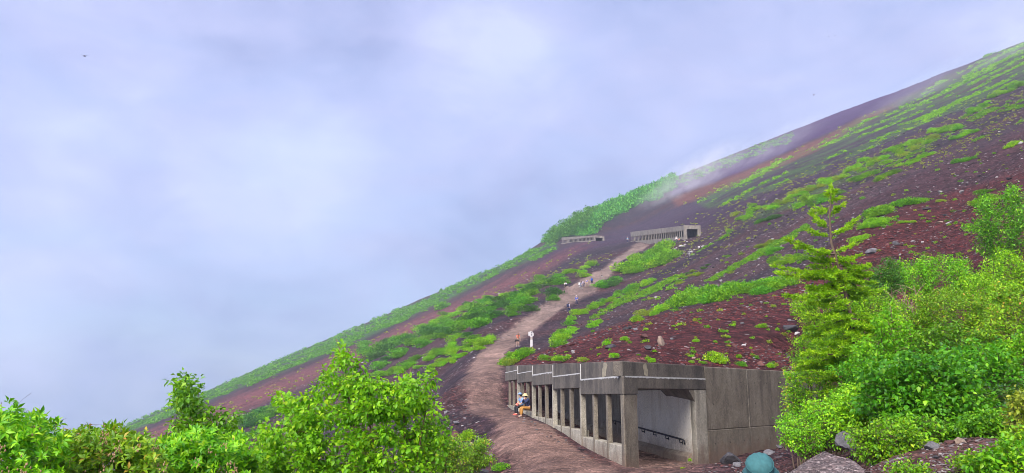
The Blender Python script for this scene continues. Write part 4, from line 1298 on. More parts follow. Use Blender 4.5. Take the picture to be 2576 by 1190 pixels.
# rubble nobody could count
def rubble(name, polys, n, smin, smax, seed, stops, rmin=8, power=2.5):
    rng = np.random.default_rng(seed)
    X = []; Y = []
    for poly, share in polys:
        poly = np.array(poly, float); lo, hi = poly.min(0), poly.max(0); k = int(n * share)
        x = rng.uniform(lo[0], hi[0], k * 4); y = rng.uniform(lo[1], hi[1], k * 4)
        m_ = inpoly(x, y, poly); X.append(x[m_][:k]); Y.append(y[m_][:k])
    x = np.concatenate(X); y = np.concatenate(Y)
    h, ok = hit(x, y, rmin); h = h[ok]; h = h[rng.random(len(h)) < .45 + 1.8 * np.clip(streak(h[:, 0], h[:, 1], 5), -.25, .4)]; n = len(h)
    s = (smin + (smax - smin) * rng.random(n) ** power) * h[:, 1] / FD
    base = np.array([(1, 0, 0), (0, 1, 0), (-1, 0, 0), (0, -1, 0), (.7, .7, .6), (-.6, .3, .7), (0, 0, -.5)], float) * .5
    base = np.array([(.5, .1, .05), (.1, .5, 0), (-.45, .2, .08), (-.2, -.5, 0), (.3, -.4, .1), (.2, .15, .36), (-.22, -.1, .32)])
    fc = np.array([(0, 1, 5), (1, 6, 5), (1, 2, 6), (2, 3, 6), (3, 4, 6), (4, 5, 6), (4, 0, 5)])
    an = rng.uniform(0, 6.28, n); ca, sa = np.cos(an), np.sin(an)
    b = base[None] * rng.uniform(.7, 1.3, (n, 7, 3))
    v = np.stack([b[..., 0] * ca[:, None] - b[..., 1] * sa[:, None], b[..., 0] * sa[:, None] + b[..., 1] * ca[:, None], b[..., 2] * rng.uniform(.5, 1.0, (n, 1))], -1) * s[:, None, None] + h[:, None, :]
    f = (np.arange(n)[:, None, None] * 7 + fc[None]).reshape(-1, 3)
    mt = bpy.data.materials.new(name); mt.use_nodes = True; t = NT(mt.node_tree)
    isl = t.n('ShaderNodeNewGeometry').outputs['Random Per Island']
    bs = t.n('ShaderNodeBsdfPrincipled', {'Base Color': t.ramp(isl, stops), 'Roughness': .95}); t.n('ShaderNodeOutputMaterial', {'Surface': bs.outputs[0]})
    return tag(link(name, mesh_np(name, v.reshape(-1, 3), f, mt)), kind='stuff')


red_stops = [(0, (.05, .012, .012)), (.35, (.17, .026, .020)), (.6, (.08, .018, .017)), (.78, (.035, .024, .028)), (.9, (.08, .07, .075)), (.97, (.16, .14, .14)), (1, (.34, .31, .30))]
gry_stops = [(0, (.018, .014, .018)), (.35, (.05, .034, .04)), (.6, (.11, .098, .105)), (.88, (.22, .20, .21)), (1, (.42, .40, .40))]
mound = [(1300, 915), (1400, 868), (1500, 832), (1600, 802), (1760, 772), (1990, 722), (2100, 640), (2300, 560), (2576, 470), (2576, 660), (2150, 690), (2000, 760), (2000, 935), (1640, 912), (1300, 935)]
upper = [(1420, 800), (1560, 740), (1700, 600), (2000, 460), (2400, 270), (2576, 200), (2576, 470), (2200, 560), (1990, 720), (1600, 800)]
leftf = [(1130, 960), (1300, 830), (1440, 720), (1560, 640), (1500, 625), (1300, 700), (1100, 790), (800, 930), (500, 1080), (700, 1130), (1080, 1130)]
rubble('red_rubble', [(mound, 1.0)], 24000, 1.5, 9, 5, red_stops)
rubble('grey_rubble', [(upper, .55), (leftf, .35), ([(1700, 640), (1760, 600), (1800, 560), (1900, 500), (2150, 420), (2300, 340), (2300, 370), (1900, 560), (1780, 640)], .10)], 36000, 1.1, 7.5, 6, gry_stops, power=4)
edge_band = [(1080, 1010), (1165, 960), (1185, 1040), (1240, 1110), (1300, 1190), (1200, 1190), (1130, 1090)]
wallfoot = [(1272, 1020), (1330, 1050), (1450, 1120), (1560, 1172), (1500, 1175), (1380, 1105), (1290, 1050)]
rubble('edge_rubble', [(edge_band, .45), (wallfoot, .25), ([(1760, 1190), (1780, 1165), (1960, 1110), (2000, 1120), (1990, 1190)], .3)], 3600, 1.6, 9, 7, [(0, (.05, .014, .014)), (.4, (.10, .03, .027)), (.7, (.04, .03, .032)), (.9, (.10, .09, .095)), (1, (.26, .24, .24))], rmin=5)
rubble('trail_pebbles', [([(1190, 1000), (1270, 960), (1275, 1030), (1560, 1185), (1300, 1190)], .5), ([(1200, 900), (1260, 900), (1500, 735), (1540, 690), (1420, 720), (1300, 810)], .5)], 1300, 1, 3.2, 8, [(0, (.06, .03, .028)), (.7, (.14, .08, .07)), (1, (.24, .17, .15))], rmin=10)
rubble('bank_rubble', [([(2300, 1190), (2330, 1110), (2576, 1040), (2576, 1190)], .65), ([(1990, 1120), (2200, 1090), (2300, 1120), (2280, 1190), (2180, 1190)], .35)], 7000, 1.5, 13, 9, [(0, (.05, .018, .016)), (.4, (.10, .04, .035)), (.7, (.05, .035, .035)), (.9, (.12, .10, .10)), (1, (.26, .23, .22))], rmin=4)

# ------------------------------------------------------------------ trees and bushes grown inside an outline at a given distance
DENS = 2.3


def grow(name, label, poly, Y, depth, stems, n_br, leaf, spacing, mat, bark, cat='bush', seed=1, whorl=0, trunk_r=.03, fine=True, wl=.62, droop=.3, sag=.0, extra=None, lift=.25, group=None, leaf_var=.45, min_len=.12, wide=.36, max_len=.75):
    """poly: outline in frame points, stems: [(base point, tip point)] in frame points; all set at distance Y (metres) with real depth"""
    rng = np.random.default_rng(seed); rnd = random.Random(seed)
    k_ = 1.0 if Y < 9 or whorl else .76
    leaf *= k_; n_br = int(n_br * (1.7 if whorl else DENS) / k_ ** .9); spacing = spacing / (1.0 if whorl else 1.6)
    poly = np.array(poly, float)
    mid = poly.mean(0); u, v = ray(mid[0], mid[1]); org = Vector((float(u) * Y, Y, 0)); org.z = min(gz(org.x, org.y), P(*mid, Y)[2])
    root = empty(name, org); tag(root, label, cat, group)
    tb = MB(); ST = []
    for (bx, by), (tx, ty) in stems:
        yb = Y + rnd.uniform(-.3, .3) * depth; yt = Y + rnd.uniform(-.5, .5) * depth
        b = Vector(P(bx, by, yb)); t_ = Vector(P(tx, ty, yt)); g = gz(b.x, b.y)
        b.z = min(b.z, g) - .1 if by > 1150 else min(b.z, g + .2) - .1
        side = Vector((rnd.uniform(-1, 1), rnd.uniform(-1, 1), 0)) * (t_ - b).length * .06
        pts = []
        for i in range(13):
            f = i / 12
            p_ = b.lerp(t_, f) + side * math.sin(f * math.pi) + Vector((rnd.gauss(0, .012), rnd.gauss(0, .012), 0)) * (t_ - b).length * .4
            pts.append(p_)
        L = (t_ - b).length; r0 = trunk_r * (.7 + .3 * rnd.random())
        tb.tube([p_ - org for p_ in pts], [r0 * (1 - .85 * i / 12) for i in range(13)], 6)
        ST += [(p_, r0 * (1 - .85 * i / 12)) for i, p_ in enumerate(pts)]
    SP_ = np.array([tuple(p_) for p_, _ in ST]); SR = [r_ for _, r_ in ST]
    lo, hi = poly.min(0), poly.max(0); got = []
    while len(got) < n_br:
        x, y = rnd.uniform(lo[0], hi[0]), rnd.uniform(lo[1], hi[1])
        if inpoly(np.array([x]), np.array([y]), poly)[0]: got.append((x, y))
    for (b_x, b_y), (t_x, t_y) in stems:
        ym = poly[:, 1].min(); hh = min(t_y + 110, poly[:, 1].max())
        for k in range(9):
            f = rnd.random() * .9
            got.append((t_x + (b_x - t_x) * f * (hh - t_y) / max(b_y - t_y, 1) + rnd.gauss(0, 3 + 14 * f), t_y + (hh - t_y) * f))
    bt = MB(); LP = []; LD = []; LN = []
    for x, y in got:
        a = np.array(P(x, y, Y + rnd.uniform(-1, 1) * depth))
        dv = SP_ - a; dist = np.linalg.norm(dv, axis=1)
        cost = dist + np.maximum(SP_[:, 2] - a[2] + lift * np.hypot(dv[:, 0], dv[:, 1]), 0) * 2.5
        k = int(np.argmin(cost)); s = SP_[k]; L = dist[k]
        if L < min_len: s = a - unit(rng.normal(size=3) + np.array([0, 0, .5])) * min_len; L = min_len
        if L > max_len * 1.6: s0 = s; 
        c = (s + a) / 2 + np.array([0, 0, .08 * L]) + rng.normal(size=3) * .05 * L
        n = max(3, int(L / .12) + 2); tt = np.linspace(0, 1, n)[:, None]
        pts = s * (1 - tt) ** 2 + c * 2 * tt * (1 - tt) + a * tt ** 2
        pts[:, 2] -= sag * tt[:, 0] ** 2 * L
        r = min(SR[k] * .6, .004 + .006 * L)
        bt.tube([tuple(q_ - np.array(org)) for q_ in pts], [r * (1 - .75 * i / (n - 1)) for i in range(n)], 4)
        # leaves along the outer part
        if whorl:
            m_ = max(1, int(min(L, max_len) / spacing))
            for i in range(m_):
                f = 1 - i * spacing / max(L, spacing); f = max(f, .15)
                q_ = s * (1 - f) ** 2 + c * 2 * f * (1 - f) + a * f ** 2
                ax = unit(2 * (1 - f) * (c - s) + 2 * f * (a - c) + rng.normal(size=3) * L * .6 + np.array([0, 0, .55]) * L)
                if i: q_ = q_ + rng.normal(size=3) * spacing * .5
                e1 = unit(np.cross(ax, rng.normal(size=3))); e2 = np.cross(ax, e1); ph = rnd.uniform(0, 6.28)
                for j in range(whorl):
                    g = ph + j * 2 * math.pi / whorl + rnd.uniform(-.25, .25); o_ = e1 * math.cos(g) + e2 * math.sin(g)
                    LP.append(q_ + o_ * leaf * .06); LD.append(unit(o_ * rnd.uniform(.55, 1.0) + ax * rnd.uniform(.25, .8))); LN.append(ax - o_ * .3 + rng.normal(size=3) * .15)
        else:
            m_ = max(3, int(min(L, max_len) / spacing))
            f = 1 - rng.random(m_) ** 1.2 * min(1, max_len / max(L, 1e-3)) * .92
            f = f[:, None]
            q_ = s * (1 - f) ** 2 + c * 2 * f * (1 - f) + a * f ** 2
            q_[:, 2] -= sag * f[:, 0] ** 2 * L
            bd = unit(a - c)
            off = rand_dirs(m_, rng); q_ = q_ + off * leaf * rng.uniform(.3, 1.6, (m_, 1))
            LP += list(q_); LD += list(unit(off + bd * .6 + np.array([0, 0, -droop]) + rng.normal(size=(m_, 3)) * .3)); LN += list(unit(np.array([0, -.15, 1.0]) + rng.normal(size=(m_, 3)) * .45))
    LP = np.array(LP) - np.array(org); LD = np.array(LD); LN = np.array(LN); n = len(LP)
    Ls = leaf * rng.uniform(1 - leaf_var, 1 + leaf_var, n)
    if fine: v_, f_ = leaf_fine(LP, LD, LN, Ls, Ls * wl, wide=wide)
    else: v_, f_ = leaf_quads(LP, LD, LN, Ls, Ls * wl)
    link('foliage', mesh_np('foliage', v_, f_, M[mat]), root)
    tb.build('trunk' if cat == 'tree' else 'stems', M[bark], root, smooth=True)
    bt.build('twigs', M[bark], root)
    if extra: extra(root, org, np.array(got), rng, rnd)
    return root


birch_poly = [(844, 850), (849, 862), (888, 893), (911, 923), (956, 950), (991, 961), (1027, 926), (1074, 923), (1098, 926), (1095, 964), (1092, 1003), (1107, 1027), (1101, 1056), (1137, 1065), (1128, 1101), (1101, 1134), (1098, 1215), (612, 1215), (612, 1157), (624, 1134), (710, 1083), (647, 1068), (710, 1033), (692, 997), (689, 967), (751, 1003), (790, 979), (816, 950), (831, 935), (801, 916), (838, 900)]
grow('birch_tree', 'large bright green birch with several thin stems in the foreground left of the trail', birch_poly, 8.4, .75,
     [((930, 1330), (845, 853)), ((960, 1330), (905, 930)), ((1000, 1330), (1035, 930)), ((1010, 1330), (1090, 960)), ((900, 1330), (700, 972)), ((880, 1330), (655, 1070)), ((1020, 1330), (1130, 1075)), ((940, 1330), (985, 985)), ((890, 1330), (770, 1010)), ((850, 1330), (630, 1150)), ((970, 1330), (1060, 1090))],
     330, .046, .021, 'leaf_lime', 'bark_birch', 'tree', 5, trunk_r=.028, wl=.64, droop=.45, sag=.12)
sb_poly = [(432, 950), (470, 943), (494, 947), (508, 971), (503, 995), (520, 1020), (546, 1035), (603, 1033), (594, 1061), (590, 1110), (440, 1120), (446, 1033), (441, 995)]
grow('birch_tree', 'slim darker birch rising behind the bushes at the lower left', sb_poly, 7.2, .35, [((520, 1300), (468, 948)), ((530, 1300), (495, 965)), ((540, 1300), (590, 1040)), ((510, 1300), (445, 1000))], 85, .045, .03, 'leaf_mid', 'bark_dark', 'tree', 9, trunk_r=.014, wl=.6, droop=.5, max_len=.4)


def seedheads(n):
    def fn(root, org, got, rng, rnd):
        m = MB()
        for x, y in got[rng.integers(0, len(got), n)]:
            p_ = Vector(P(x + rnd.uniform(-14, 14), y + rnd.uniform(0, 16), org.y + rnd.uniform(-.7, .2))) - org
            for k in range(7):
                q_ = p_ + Vector((rnd.gauss(0, .012), rnd.gauss(0, .012), rnd.gauss(0, .016)))
                m.lathe([(.001, -.006), (.0035, -.002), (.003, .003), (.001, .006)], tuple(q_), 5)
        tag(m.build('seed_cluster', M['seed'], root), kind='stuff')
    return fn


grow('azalea_bush', 'tall bush with whorled leaves at the far left edge of the foreground', [(-60, 1030), (0, 1022), (18, 1016), (40, 1026), (54, 1050), (34, 1065), (63, 1064), (79, 1045), (102, 1042), (130, 1058), (130, 1080), (108, 1095), (157, 1100), (170, 1215), (-60, 1215)],
     4.0, .45, [((40, 1420), (22, 1012)), ((90, 1420), (98, 1040)), ((0, 1420), (-20, 1030)), ((110, 1420), (130, 1066)), ((130, 1420), (160, 1100))], 120, .034, .045, 'leaf_bright', 'bark', 'bush', 15, 7, .012, wl=.36, droop=.1, extra=seedheads(26), wide=.5, max_len=.45)
grow('azalea_bush', 'bush with whorled leaves and brown seed heads left of the slim birch', [(150, 1085), (198, 1098), (200, 1080), (216, 1070), (227, 1078), (247, 1088), (268, 1068), (290, 1070), (310, 1066), (333, 1090), (360, 1098), (387, 1102), (405, 1115), (420, 1215), (120, 1215)],
     4.5, .5, [((260, 1420), (215, 1066)), ((270, 1420), (270, 1064)), ((290, 1420), (308, 1062)), ((310, 1420), (380, 1090)), ((230, 1420), (165, 1090))], 150, .034, .045, 'leaf_bud', 'bark', 'bush', 16, 7, .012, wl=.38, droop=.1, extra=seedheads(40), wide=.5, max_len=.45)
grow('azalea_bush', 'foreground bush with dark crooked twigs directly below the slim birch', [(395, 1112), (423, 1090), (450, 1094), (513, 1080), (562, 1082), (580, 1093), (612, 1109), (580, 1137), (631, 1170), (650, 1215), (380, 1215)],
     5.0, .5, [((500, 1420), (430, 1095)), ((510, 1420), (515, 1084)), ((530, 1420), (575, 1090)), ((560, 1420), (610, 1115)), ((570, 1420), (630, 1180))], 140, .034, .045, 'leaf_bright', 'bark_dark', 'bush', 17, 7, .012, wl=.40, droop=.1, extra=seedheads(24), wide=.5, max_len=.45)


def blob(cx, cy, rx, ry, seed=0, top=.8):
    r_ = random.Random(seed); out = []
    for i in range(22):
        g = 2 * math.pi * i / 22; k = 1.12 + r_.uniform(-.34, .30)
        out.append((cx + rx * k * math.cos(g), cy - ry * k * math.sin(g) * (1 if math.sin(g) > 0 else top)))
    return out


def bush(label, cx, cy, rx, ry, Y, leaf, mat, n, seed, bark='bark', name='bush', wl=.6, spacing=.05, fine=True, depth=None, droop=.3, poly=None, cat='bush', max_len=.7, sag=0., trunk=.022):
    wd = rx * 2 * Y / FD
    r_ = random.Random(seed)
    st = [((cx + r_.uniform(-.35, .35) * rx, cy + ry * 1.1), (cx + math.cos(g) * rx * .75, cy - math.sin(g) * ry * .8)) for g in (.5, 1.0, 1.5, 2.0, 2.6)]
    return grow(name, label, poly or blob(cx, cy, rx, ry, seed), Y, depth or wd * .38, st, n, leaf, spacing, mat, bark, cat, seed, 0, trunk, fine, wl, droop, max_len=max_len, sag=sag)


bush('bushy green thicket on the upper right slope at the right edge', 2520, 570, 82, 88, 42, .17, 'leaf_mid', 210, 40, spacing=.12, fine=False, max_len=1.6)
bush('bright leafy bushes behind the dead branches below the bare scree', 2350, 700, 120, 52, 25, .085, 'leaf_bright', 170, 41, spacing=.06, fine=False, max_len=.9)
bush('bright leafy bush under the far right thicket', 2525, 700, 80, 62, 26, .09, 'leaf_bright', 150, 42, spacing=.06, fine=False, max_len=.9)
bush('small dark green bush right of the larch trunk', 2228, 705, 46, 48, 23, .08, 'leaf_dark', 110, 43, spacing=.05, fine=False)
bush('bright foliage mass growing around the larch trunk', 2105, 800, 90, 110, 23, .075, 'leaf_bright', 240, 44, spacing=.05, fine=False, max_len=1)
bush('yellow green bush with orange buds right of the dead branches', 2400, 790, 125, 72, 18, .06, 'leaf_bud', 260, 45, spacing=.04, fine=False)
bush('tall yellow green bush at the right edge above the slab', 2540, 840, 85, 110, 15, .065, 'leaf_bud', 240, 46, spacing=.045)
bush('dense bush behind the birch sapling in the middle of the right thicket', 2215, 930, 105, 85, 17, .075, 'leaf_mid', 210, 47, spacing=.045)
bush('broad leaved bush at the right side above the bare ground', 2465, 965, 115, 92, 13, .085, 'leaf_mid', 230, 48, spacing=.055, wl=.66)
bush('fine leaved bush covering the right end of the retaining wall', 2045, 1000, 72, 112, 19, .06, 'leaf_bud', 260, 49, spacing=.045)
bush('low spreading bush in front of the retaining wall end', 2095, 1060, 105, 66, 14, .055, 'leaf_bright', 230, 50, spacing=.045)
grow('birch_tree', 'birch sapling with reddish stems standing in the right thicket', [(2240, 758), (2275, 790), (2300, 835), (2335, 880), (2330, 930), (2290, 985), (2180, 965), (2140, 915), (2135, 860), (2180, 845), (2190, 800)], 14.5, .55,
     [((2330, 1090), (2238, 762)), ((2330, 1090), (2285, 830)), ((2320, 1090), (2160, 870)), ((2340, 1090), (2325, 890)), ((2325, 1090), (2200, 800))], 170, .072, .045, 'leaf_lime', 'bark_birch', 'tree', 51, trunk_r=.03, wl=.64, droop=.5, sag=.1)
bush('large broad leaved bush in the centre of the right thicket', 2310, 1000, 165, 96, 11.6, .088, 'leaf_mid', 330, 52, spacing=.05, wl=.66)
bush('dark leaved bush low in the thicket above the bare ground', 2400, 1050, 120, 60, 11.2, .085, 'leaf_mid', 190, 53, spacing=.055, wl=.66)
bush('young conifer like low bush right of the folded boulder', 2235, 1110, 95, 50, 10, .05, 'leaf_bright', 170, 54, spacing=.035)
bush('small light bush left of the folded boulder under the thicket', 2030, 1110, 40, 40, 13, .05, 'leaf_bright', 90, 55, spacing=.04)
bush('pale leafy plant in the bottom right corner', 2520, 1165, 75, 42, 7.4, .045, 'leaf_bright', 110, 56, spacing=.03, trunk=.01)
bush('yellow green plant at the right edge beside the grey slab', 2570, 1040, 34, 50, 9, .06, 'leaf_yellow', 60, 57, spacing=.04, trunk=.01)
bush('light green low shrubs on the bank between the birch and the trail', 1140, 1150, 95, 52, 22, .075, 'leaf_bud', 260, 58, spacing=.045, fine=False)

for lb_, cx_, cy_, rx_, ry_, Y_, lf_, mt_, n_, sd_ in (
        ('bright bush filling the gap between the larch and the birch sapling', 2150, 870, 70, 90, 19, .07, 'leaf_bright', 150, 60),
        ('green bush under the yellow green bush with orange buds', 2380, 875, 100, 62, 14.5, .075, 'leaf_mid', 170, 61),
        ('leafy bush behind the broad leaved bush at the right edge', 2560, 930, 70, 80, 14, .075, 'leaf_bright', 150, 62),
        ('bright low bush at the foot of the thicket beside the wall end', 2010, 1075, 50, 48, 16, .055, 'leaf_bright', 130, 63),
        ('leafy bush in front of the birch sapling trunk', 2180, 1035, 85, 60, 12.4, .07, 'leaf_bright', 170, 64),
        ('low leafy bush at the foot of the large broad leaved bush', 2300, 1085, 95, 38, 10.6, .065, 'leaf_mid', 130, 65),
        ('bush between the dead branches and the birch sapling', 2270, 820, 60, 55, 18, .065, 'leaf_bright', 110, 66),
        ('bush on the slope below the far right thicket', 2470, 745, 85, 50, 21, .075, 'leaf_bright', 150, 67),
        ('dark glossy bush in the shade right of the large broad leaved bush', 2490, 1020, 85, 50, 11.6, .08, 'leaf_dark', 130, 68),
        ('light green bush in front of the larch foot', 2070, 900, 80, 70, 20, .06, 'leaf_bright', 170, 69),
        ('leafy bush beneath the small dark bush right of the larch', 2200, 770, 60, 48, 22, .07, 'leaf_bright', 110, 70)):
    bush(lb_, cx_, cy_, rx_, ry_, Y_, lf_, mt_, n_, sd_, spacing=.05, fine=Y_ < 17)

for lb_, cx_, cy_, rx_, ry_, Y_, lf_, mt_, n_, sd_ in (
        ('tiny leafy weed on bare ground near the bottom right edge', 2440, 1168, 34, 20, 7.6, .03, 'leaf_bright', 34, 80),
        ('trailing low plant at the very bottom right of the folded boulder', 2290, 1182, 52, 20, 7.8, .03, 'leaf_bright', 46, 81),
        ('leafy low bush at the right edge below the grey slab', 2570, 1120, 50, 34, 8.2, .045, 'leaf_bright', 70, 82),
        ('broad leaved low bush creeping over the bare ground at right', 2480, 1068, 70, 30, 10.2, .06, 'leaf_mid', 90, 83)):
    bush(lb_, cx_, cy_, rx_, ry_, Y_, lf_, mt_, n_, sd_, spacing=.03, trunk=.006)

# dead branches
m = MB(); rd = random.Random(4); o0 = Vector(P(2285, 800, 20)); dead = empty('dead_shrub', o0); tag(dead, 'tangle of dead brown branches among the bushes right of the larch', 'dead shrub')
for (x0, y0), (x1, y1) in (((2290, 850), (2245, 722)), ((2295, 850), (2262, 712)), ((2300, 850), (2275, 735)), ((2285, 850), (2252, 760)), ((2300, 850), (2316, 742)), ((2305, 850), (2330, 760)), ((2310, 820), (2355, 768)), ((2300, 830), (2340, 745)), ((2280, 850), (2232, 790)), ((2295, 840), (2300, 715)), ((2305, 845), (2365, 790)), ((2290, 845), (2285, 750))):
    a_ = Vector(P(x0, y0, 20 + rd.uniform(-.4, .4))); b2 = Vector(P(x1, y1, 20 + rd.uniform(-.8, .4))); pts = []
    for i in range(9):
        f = i / 8; pts.append(a_.lerp(b2, f) + Vector((rd.gauss(0, .04), rd.gauss(0, .04), rd.gauss(0, .03))) - o0)
    m.tube(pts, [.032 * (1 - .8 * i / 8) for i in range(9)], 5)
    for k in range(3):
        i = rd.randint(3, 7); e = pts[i] + Vector((rd.uniform(-.4, .4), rd.uniform(-.3, .3), rd.uniform(.0, .4))); m.tube([pts[i], pts[i].lerp(e, .5) + Vector((0, 0, .04)), e], [.010, .007, .003], 4)
m.build('branches', M['dead_wood'], dead)

# ------------------------------------------------------------------ the larch
LY = 17.5
tr = [Vector(P(x, y, LY)) for x, y in ((2172, 1100), (2164, 1000), (2154, 890), (2142, 802), (2128, 743), (2108, 665), (2091, 610), (2088, 570), (2087, 532), (2090, 500), (2092, 466))]
org = tr[0].copy(); org.z = gz(org.x, org.y); tr[0].z = org.z - .2
larch = empty('larch_tree', org); tag(larch, 'slender young larch with a thin leaning top standing left of the right hand thicket', 'tree')
m = MB(); m.tube([p_ - org for p_ in tr], [.075, .064, .054, .046, .040, .034, .029, .024, .019, .013, .006], 8); m.build('trunk', M['bark'], larch, smooth=True)
rl = random.Random(6); rngl = np.random.default_rng(6)
def trunk_at(y):
    ys = [1100, 1000, 890, 802, 743, 665, 610, 570, 532, 500, 466]; xs = [2172, 2164, 2154, 2142, 2128, 2108, 2091, 2088, 2087, 2090, 2092]
    return (np.interp(-y, [-q_ for q_ in ys], xs), y)
limbs = [((2090, 520), (2092, 468)), ((2091, 490), (2083, 482)), ((2091, 488), (2101, 480)), ((2091, 498), (2077, 488)), ((2091, 505), (2112, 496)), ((2089, 528), (2057, 522)), ((2089, 530), (2122, 514)), ((2088, 535), (2048, 530)), ((2088, 540), (2108, 528)), ((2088, 566), (2043, 538)), ((2088, 572), (2050, 556)), ((2089, 596), (2031, 577)), ((2090, 592), (2160, 546)), ((2090, 590), (2135, 570)),
         ((2100, 640), (1981, 600)), ((2100, 640), (2010, 618)), ((2098, 636), (2154, 608)), ((2104, 655), (2160, 642)), ((2106, 660), (2040, 650)), ((2112, 685), (1946, 668)), ((2114, 690), (1958, 686)), ((2116, 700), (2190, 690)), ((2125, 735), (1976, 742)), ((2125, 740), (2213, 728)), ((2122, 720), (2030, 720))]
for i in range(120):
    y = rl.uniform(640, 1085); x, _ = trunk_at(y); sd = -1 if rl.random() < .62 else 1
    ln = min(175, (66 + (y - 640) * .40)) * rl.uniform(.4, 1.0)
    limbs.append(((x, y), (x + sd * ln, y + rl.uniform(-12, 26) + (y - 640) * .03)))
mb = MB(); LP = []; LD = []
n_side = len(limbs)
for i in range(46):
    y = rl.uniform(655, 1080); x, _ = trunk_at(y); limbs.append(((x, y), (x + rl.uniform(-34, 34), y + rl.uniform(-4, 22))))
for li, ((x0, y0), (x1, y1)) in enumerate(limbs):
    a_ = np.array(P(x0, y0, LY)); dyy = rl.uniform(-1, 1) * abs(x1 - x0) / FD * LY * .8 if li < n_side else rl.choice((-1, -1, -1, 1)) * rl.uniform(.4, 1.1) * (.4 + (y0 - 640) / 700)
    e = np.array(P(x1, y1, LY + dyy)); L = np.linalg.norm(e - a_); c = (a_ + e) / 2 - np.array([0, 0, .10 * L])
    n = 9; tt = np.linspace(0, 1, n)[:, None]; pts = a_ * (1 - tt) ** 2 + c * 2 * tt * (1 - tt) + e * tt ** 2
    mb.tube([tuple(q_ - np.array(org)) for q_ in pts], [max(.004, .018 * min(L, 1.5) * (1 - .8 * i / (n - 1))) for i in range(n)], 4)
    ax = unit(e - a_); sdv = unit(np.cross(ax, np.array([0, 0, 1.0])))
    nt = int(3 + L * 28)
    for k in range(nt):
        f = rl.uniform(.12, 1.0); q_ = a_ * (1 - f) ** 2 + c * 2 * f * (1 - f) + e * f ** 2
        tl = (.09 + .26 * L * (1 - f) * .8) * rl.uniform(.5, 1.1); dr = unit(ax * .75 + sdv * rl.choice((-1, 1)) * rl.uniform(.4, 1.0) + np.array([0, 0, rl.uniform(-.25, .2)]))
        t_e = q_ + dr * tl
        mb.tube([tuple(q_ - np.array(org)), tuple(t_e - np.array(org))], [.004, .002], 3)
        nn = int(8 + tl * 70)
        g = rngl.random((nn, 1)); LP += list(q_ + (t_e - q_) * g + rngl.normal(size=(nn, 3)) * .012); LD += list(unit(dr + rngl.normal(size=(nn, 3)) * .75 + np.array([0, 0, .25])))
LP = np.array(LP) - np.array(org); n = len(LP)
v, f = leaf_quads(LP, np.array(LD), rand_dirs(n, rngl, .8), rngl.uniform(.05, .095, n), rngl.uniform(.018, .03, n), .1)
link('foliage', mesh_np('foliage', v, f, M['leaf_larch']), larch)
mb.build('branches', M['bark'], larch)

#@@NEXT
# ------------------------------------------------------------------ people
def cloth(name, r, g, b, rough=.85):
    if name not in M: M[name] = plain(name, (r, g, b), rough, .18, 30, bump=.15)
    return M[name]


M['skin'] = plain('skin', (.50, .30, .21), .6, .08, 20)
M['hair'] = plain('hair', (.02, .014, .012), .6, .3, 40)
M['hair_brown'] = plain('hair_brown', (.22, .10, .05), .6, .3, 40)
M['eye'] = plain('eye', (.01, .01, .012), .3)
cloth('orange_cloth', .75, .085, .03); cloth('black_cloth', .012, .012, .018); cloth('navy_cloth', .018, .025, .075); cloth('blue_cloth', .02, .075, .40)
cloth('sky_cloth', .18, .30, .52); cloth('white_cloth', .62, .61, .62); cloth('lilac_cloth', .38, .34, .46); cloth('grey_cloth', .16, .16, .21); cloth('ochre_cloth', .36, .17, .035)
cloth('cream_cloth', .56, .48, .26); cloth('teal_cloth', .030, .115, .125); cloth('coral_cloth', .55, .10, .08); cloth('cyan_cloth', .03, .25, .42); cloth('shoe_cloth', .30, .20, .16); cloth('khaki_cloth', .22, .17, .12)


def skin(name, pts, edges, radii, mat, parent, sub=1):
    me = bpy.data.meshes.new(name); me.from_pydata([tuple(p_) for p_ in pts], edges, [])
    ob = bpy.data.objects.new('tmp', me); COL.objects.link(ob)
    ob.modifiers.new('s', 'SKIN').use_smooth_shade = True
    for i, r in enumerate(radii):
        sv = me.skin_vertices[0].data[i]; sv.radius = r if isinstance(r, tuple) else (r, r); sv.use_root = (i == 0)
    if sub:
        ss = ob.modifiers.new('u', 'SUBSURF'); ss.levels = sub; ss.render_levels = sub
    dg = bpy.context.evaluated_depsgraph_get(); dg.update()
    out = bpy.data.meshes.new_from_object(ob.evaluated_get(dg))
    bpy.data.objects.remove(ob); out.name = name; out.materials.clear(); out.materials.append(mat)
    for p_ in out.polygons: p_.use_smooth = True
    return link(name, out, parent)


BASE = dict(pelvis=(0, 0, .94), waist=(0, .01, 1.08), chest=(0, .0, 1.29), neck=(0, -.01, 1.455), jaw=(0, .035, 1.535), head=(0, .015, 1.62),
            shoulder=(.175, -.01, 1.40), elbow=(.235, -.03, 1.13), wrist=(.25, .05, .89), hip=(.09, 0, .90), knee=(.10, .02, .50), ankle=(.10, -.01, .09), toe=(.115, .14, .035))


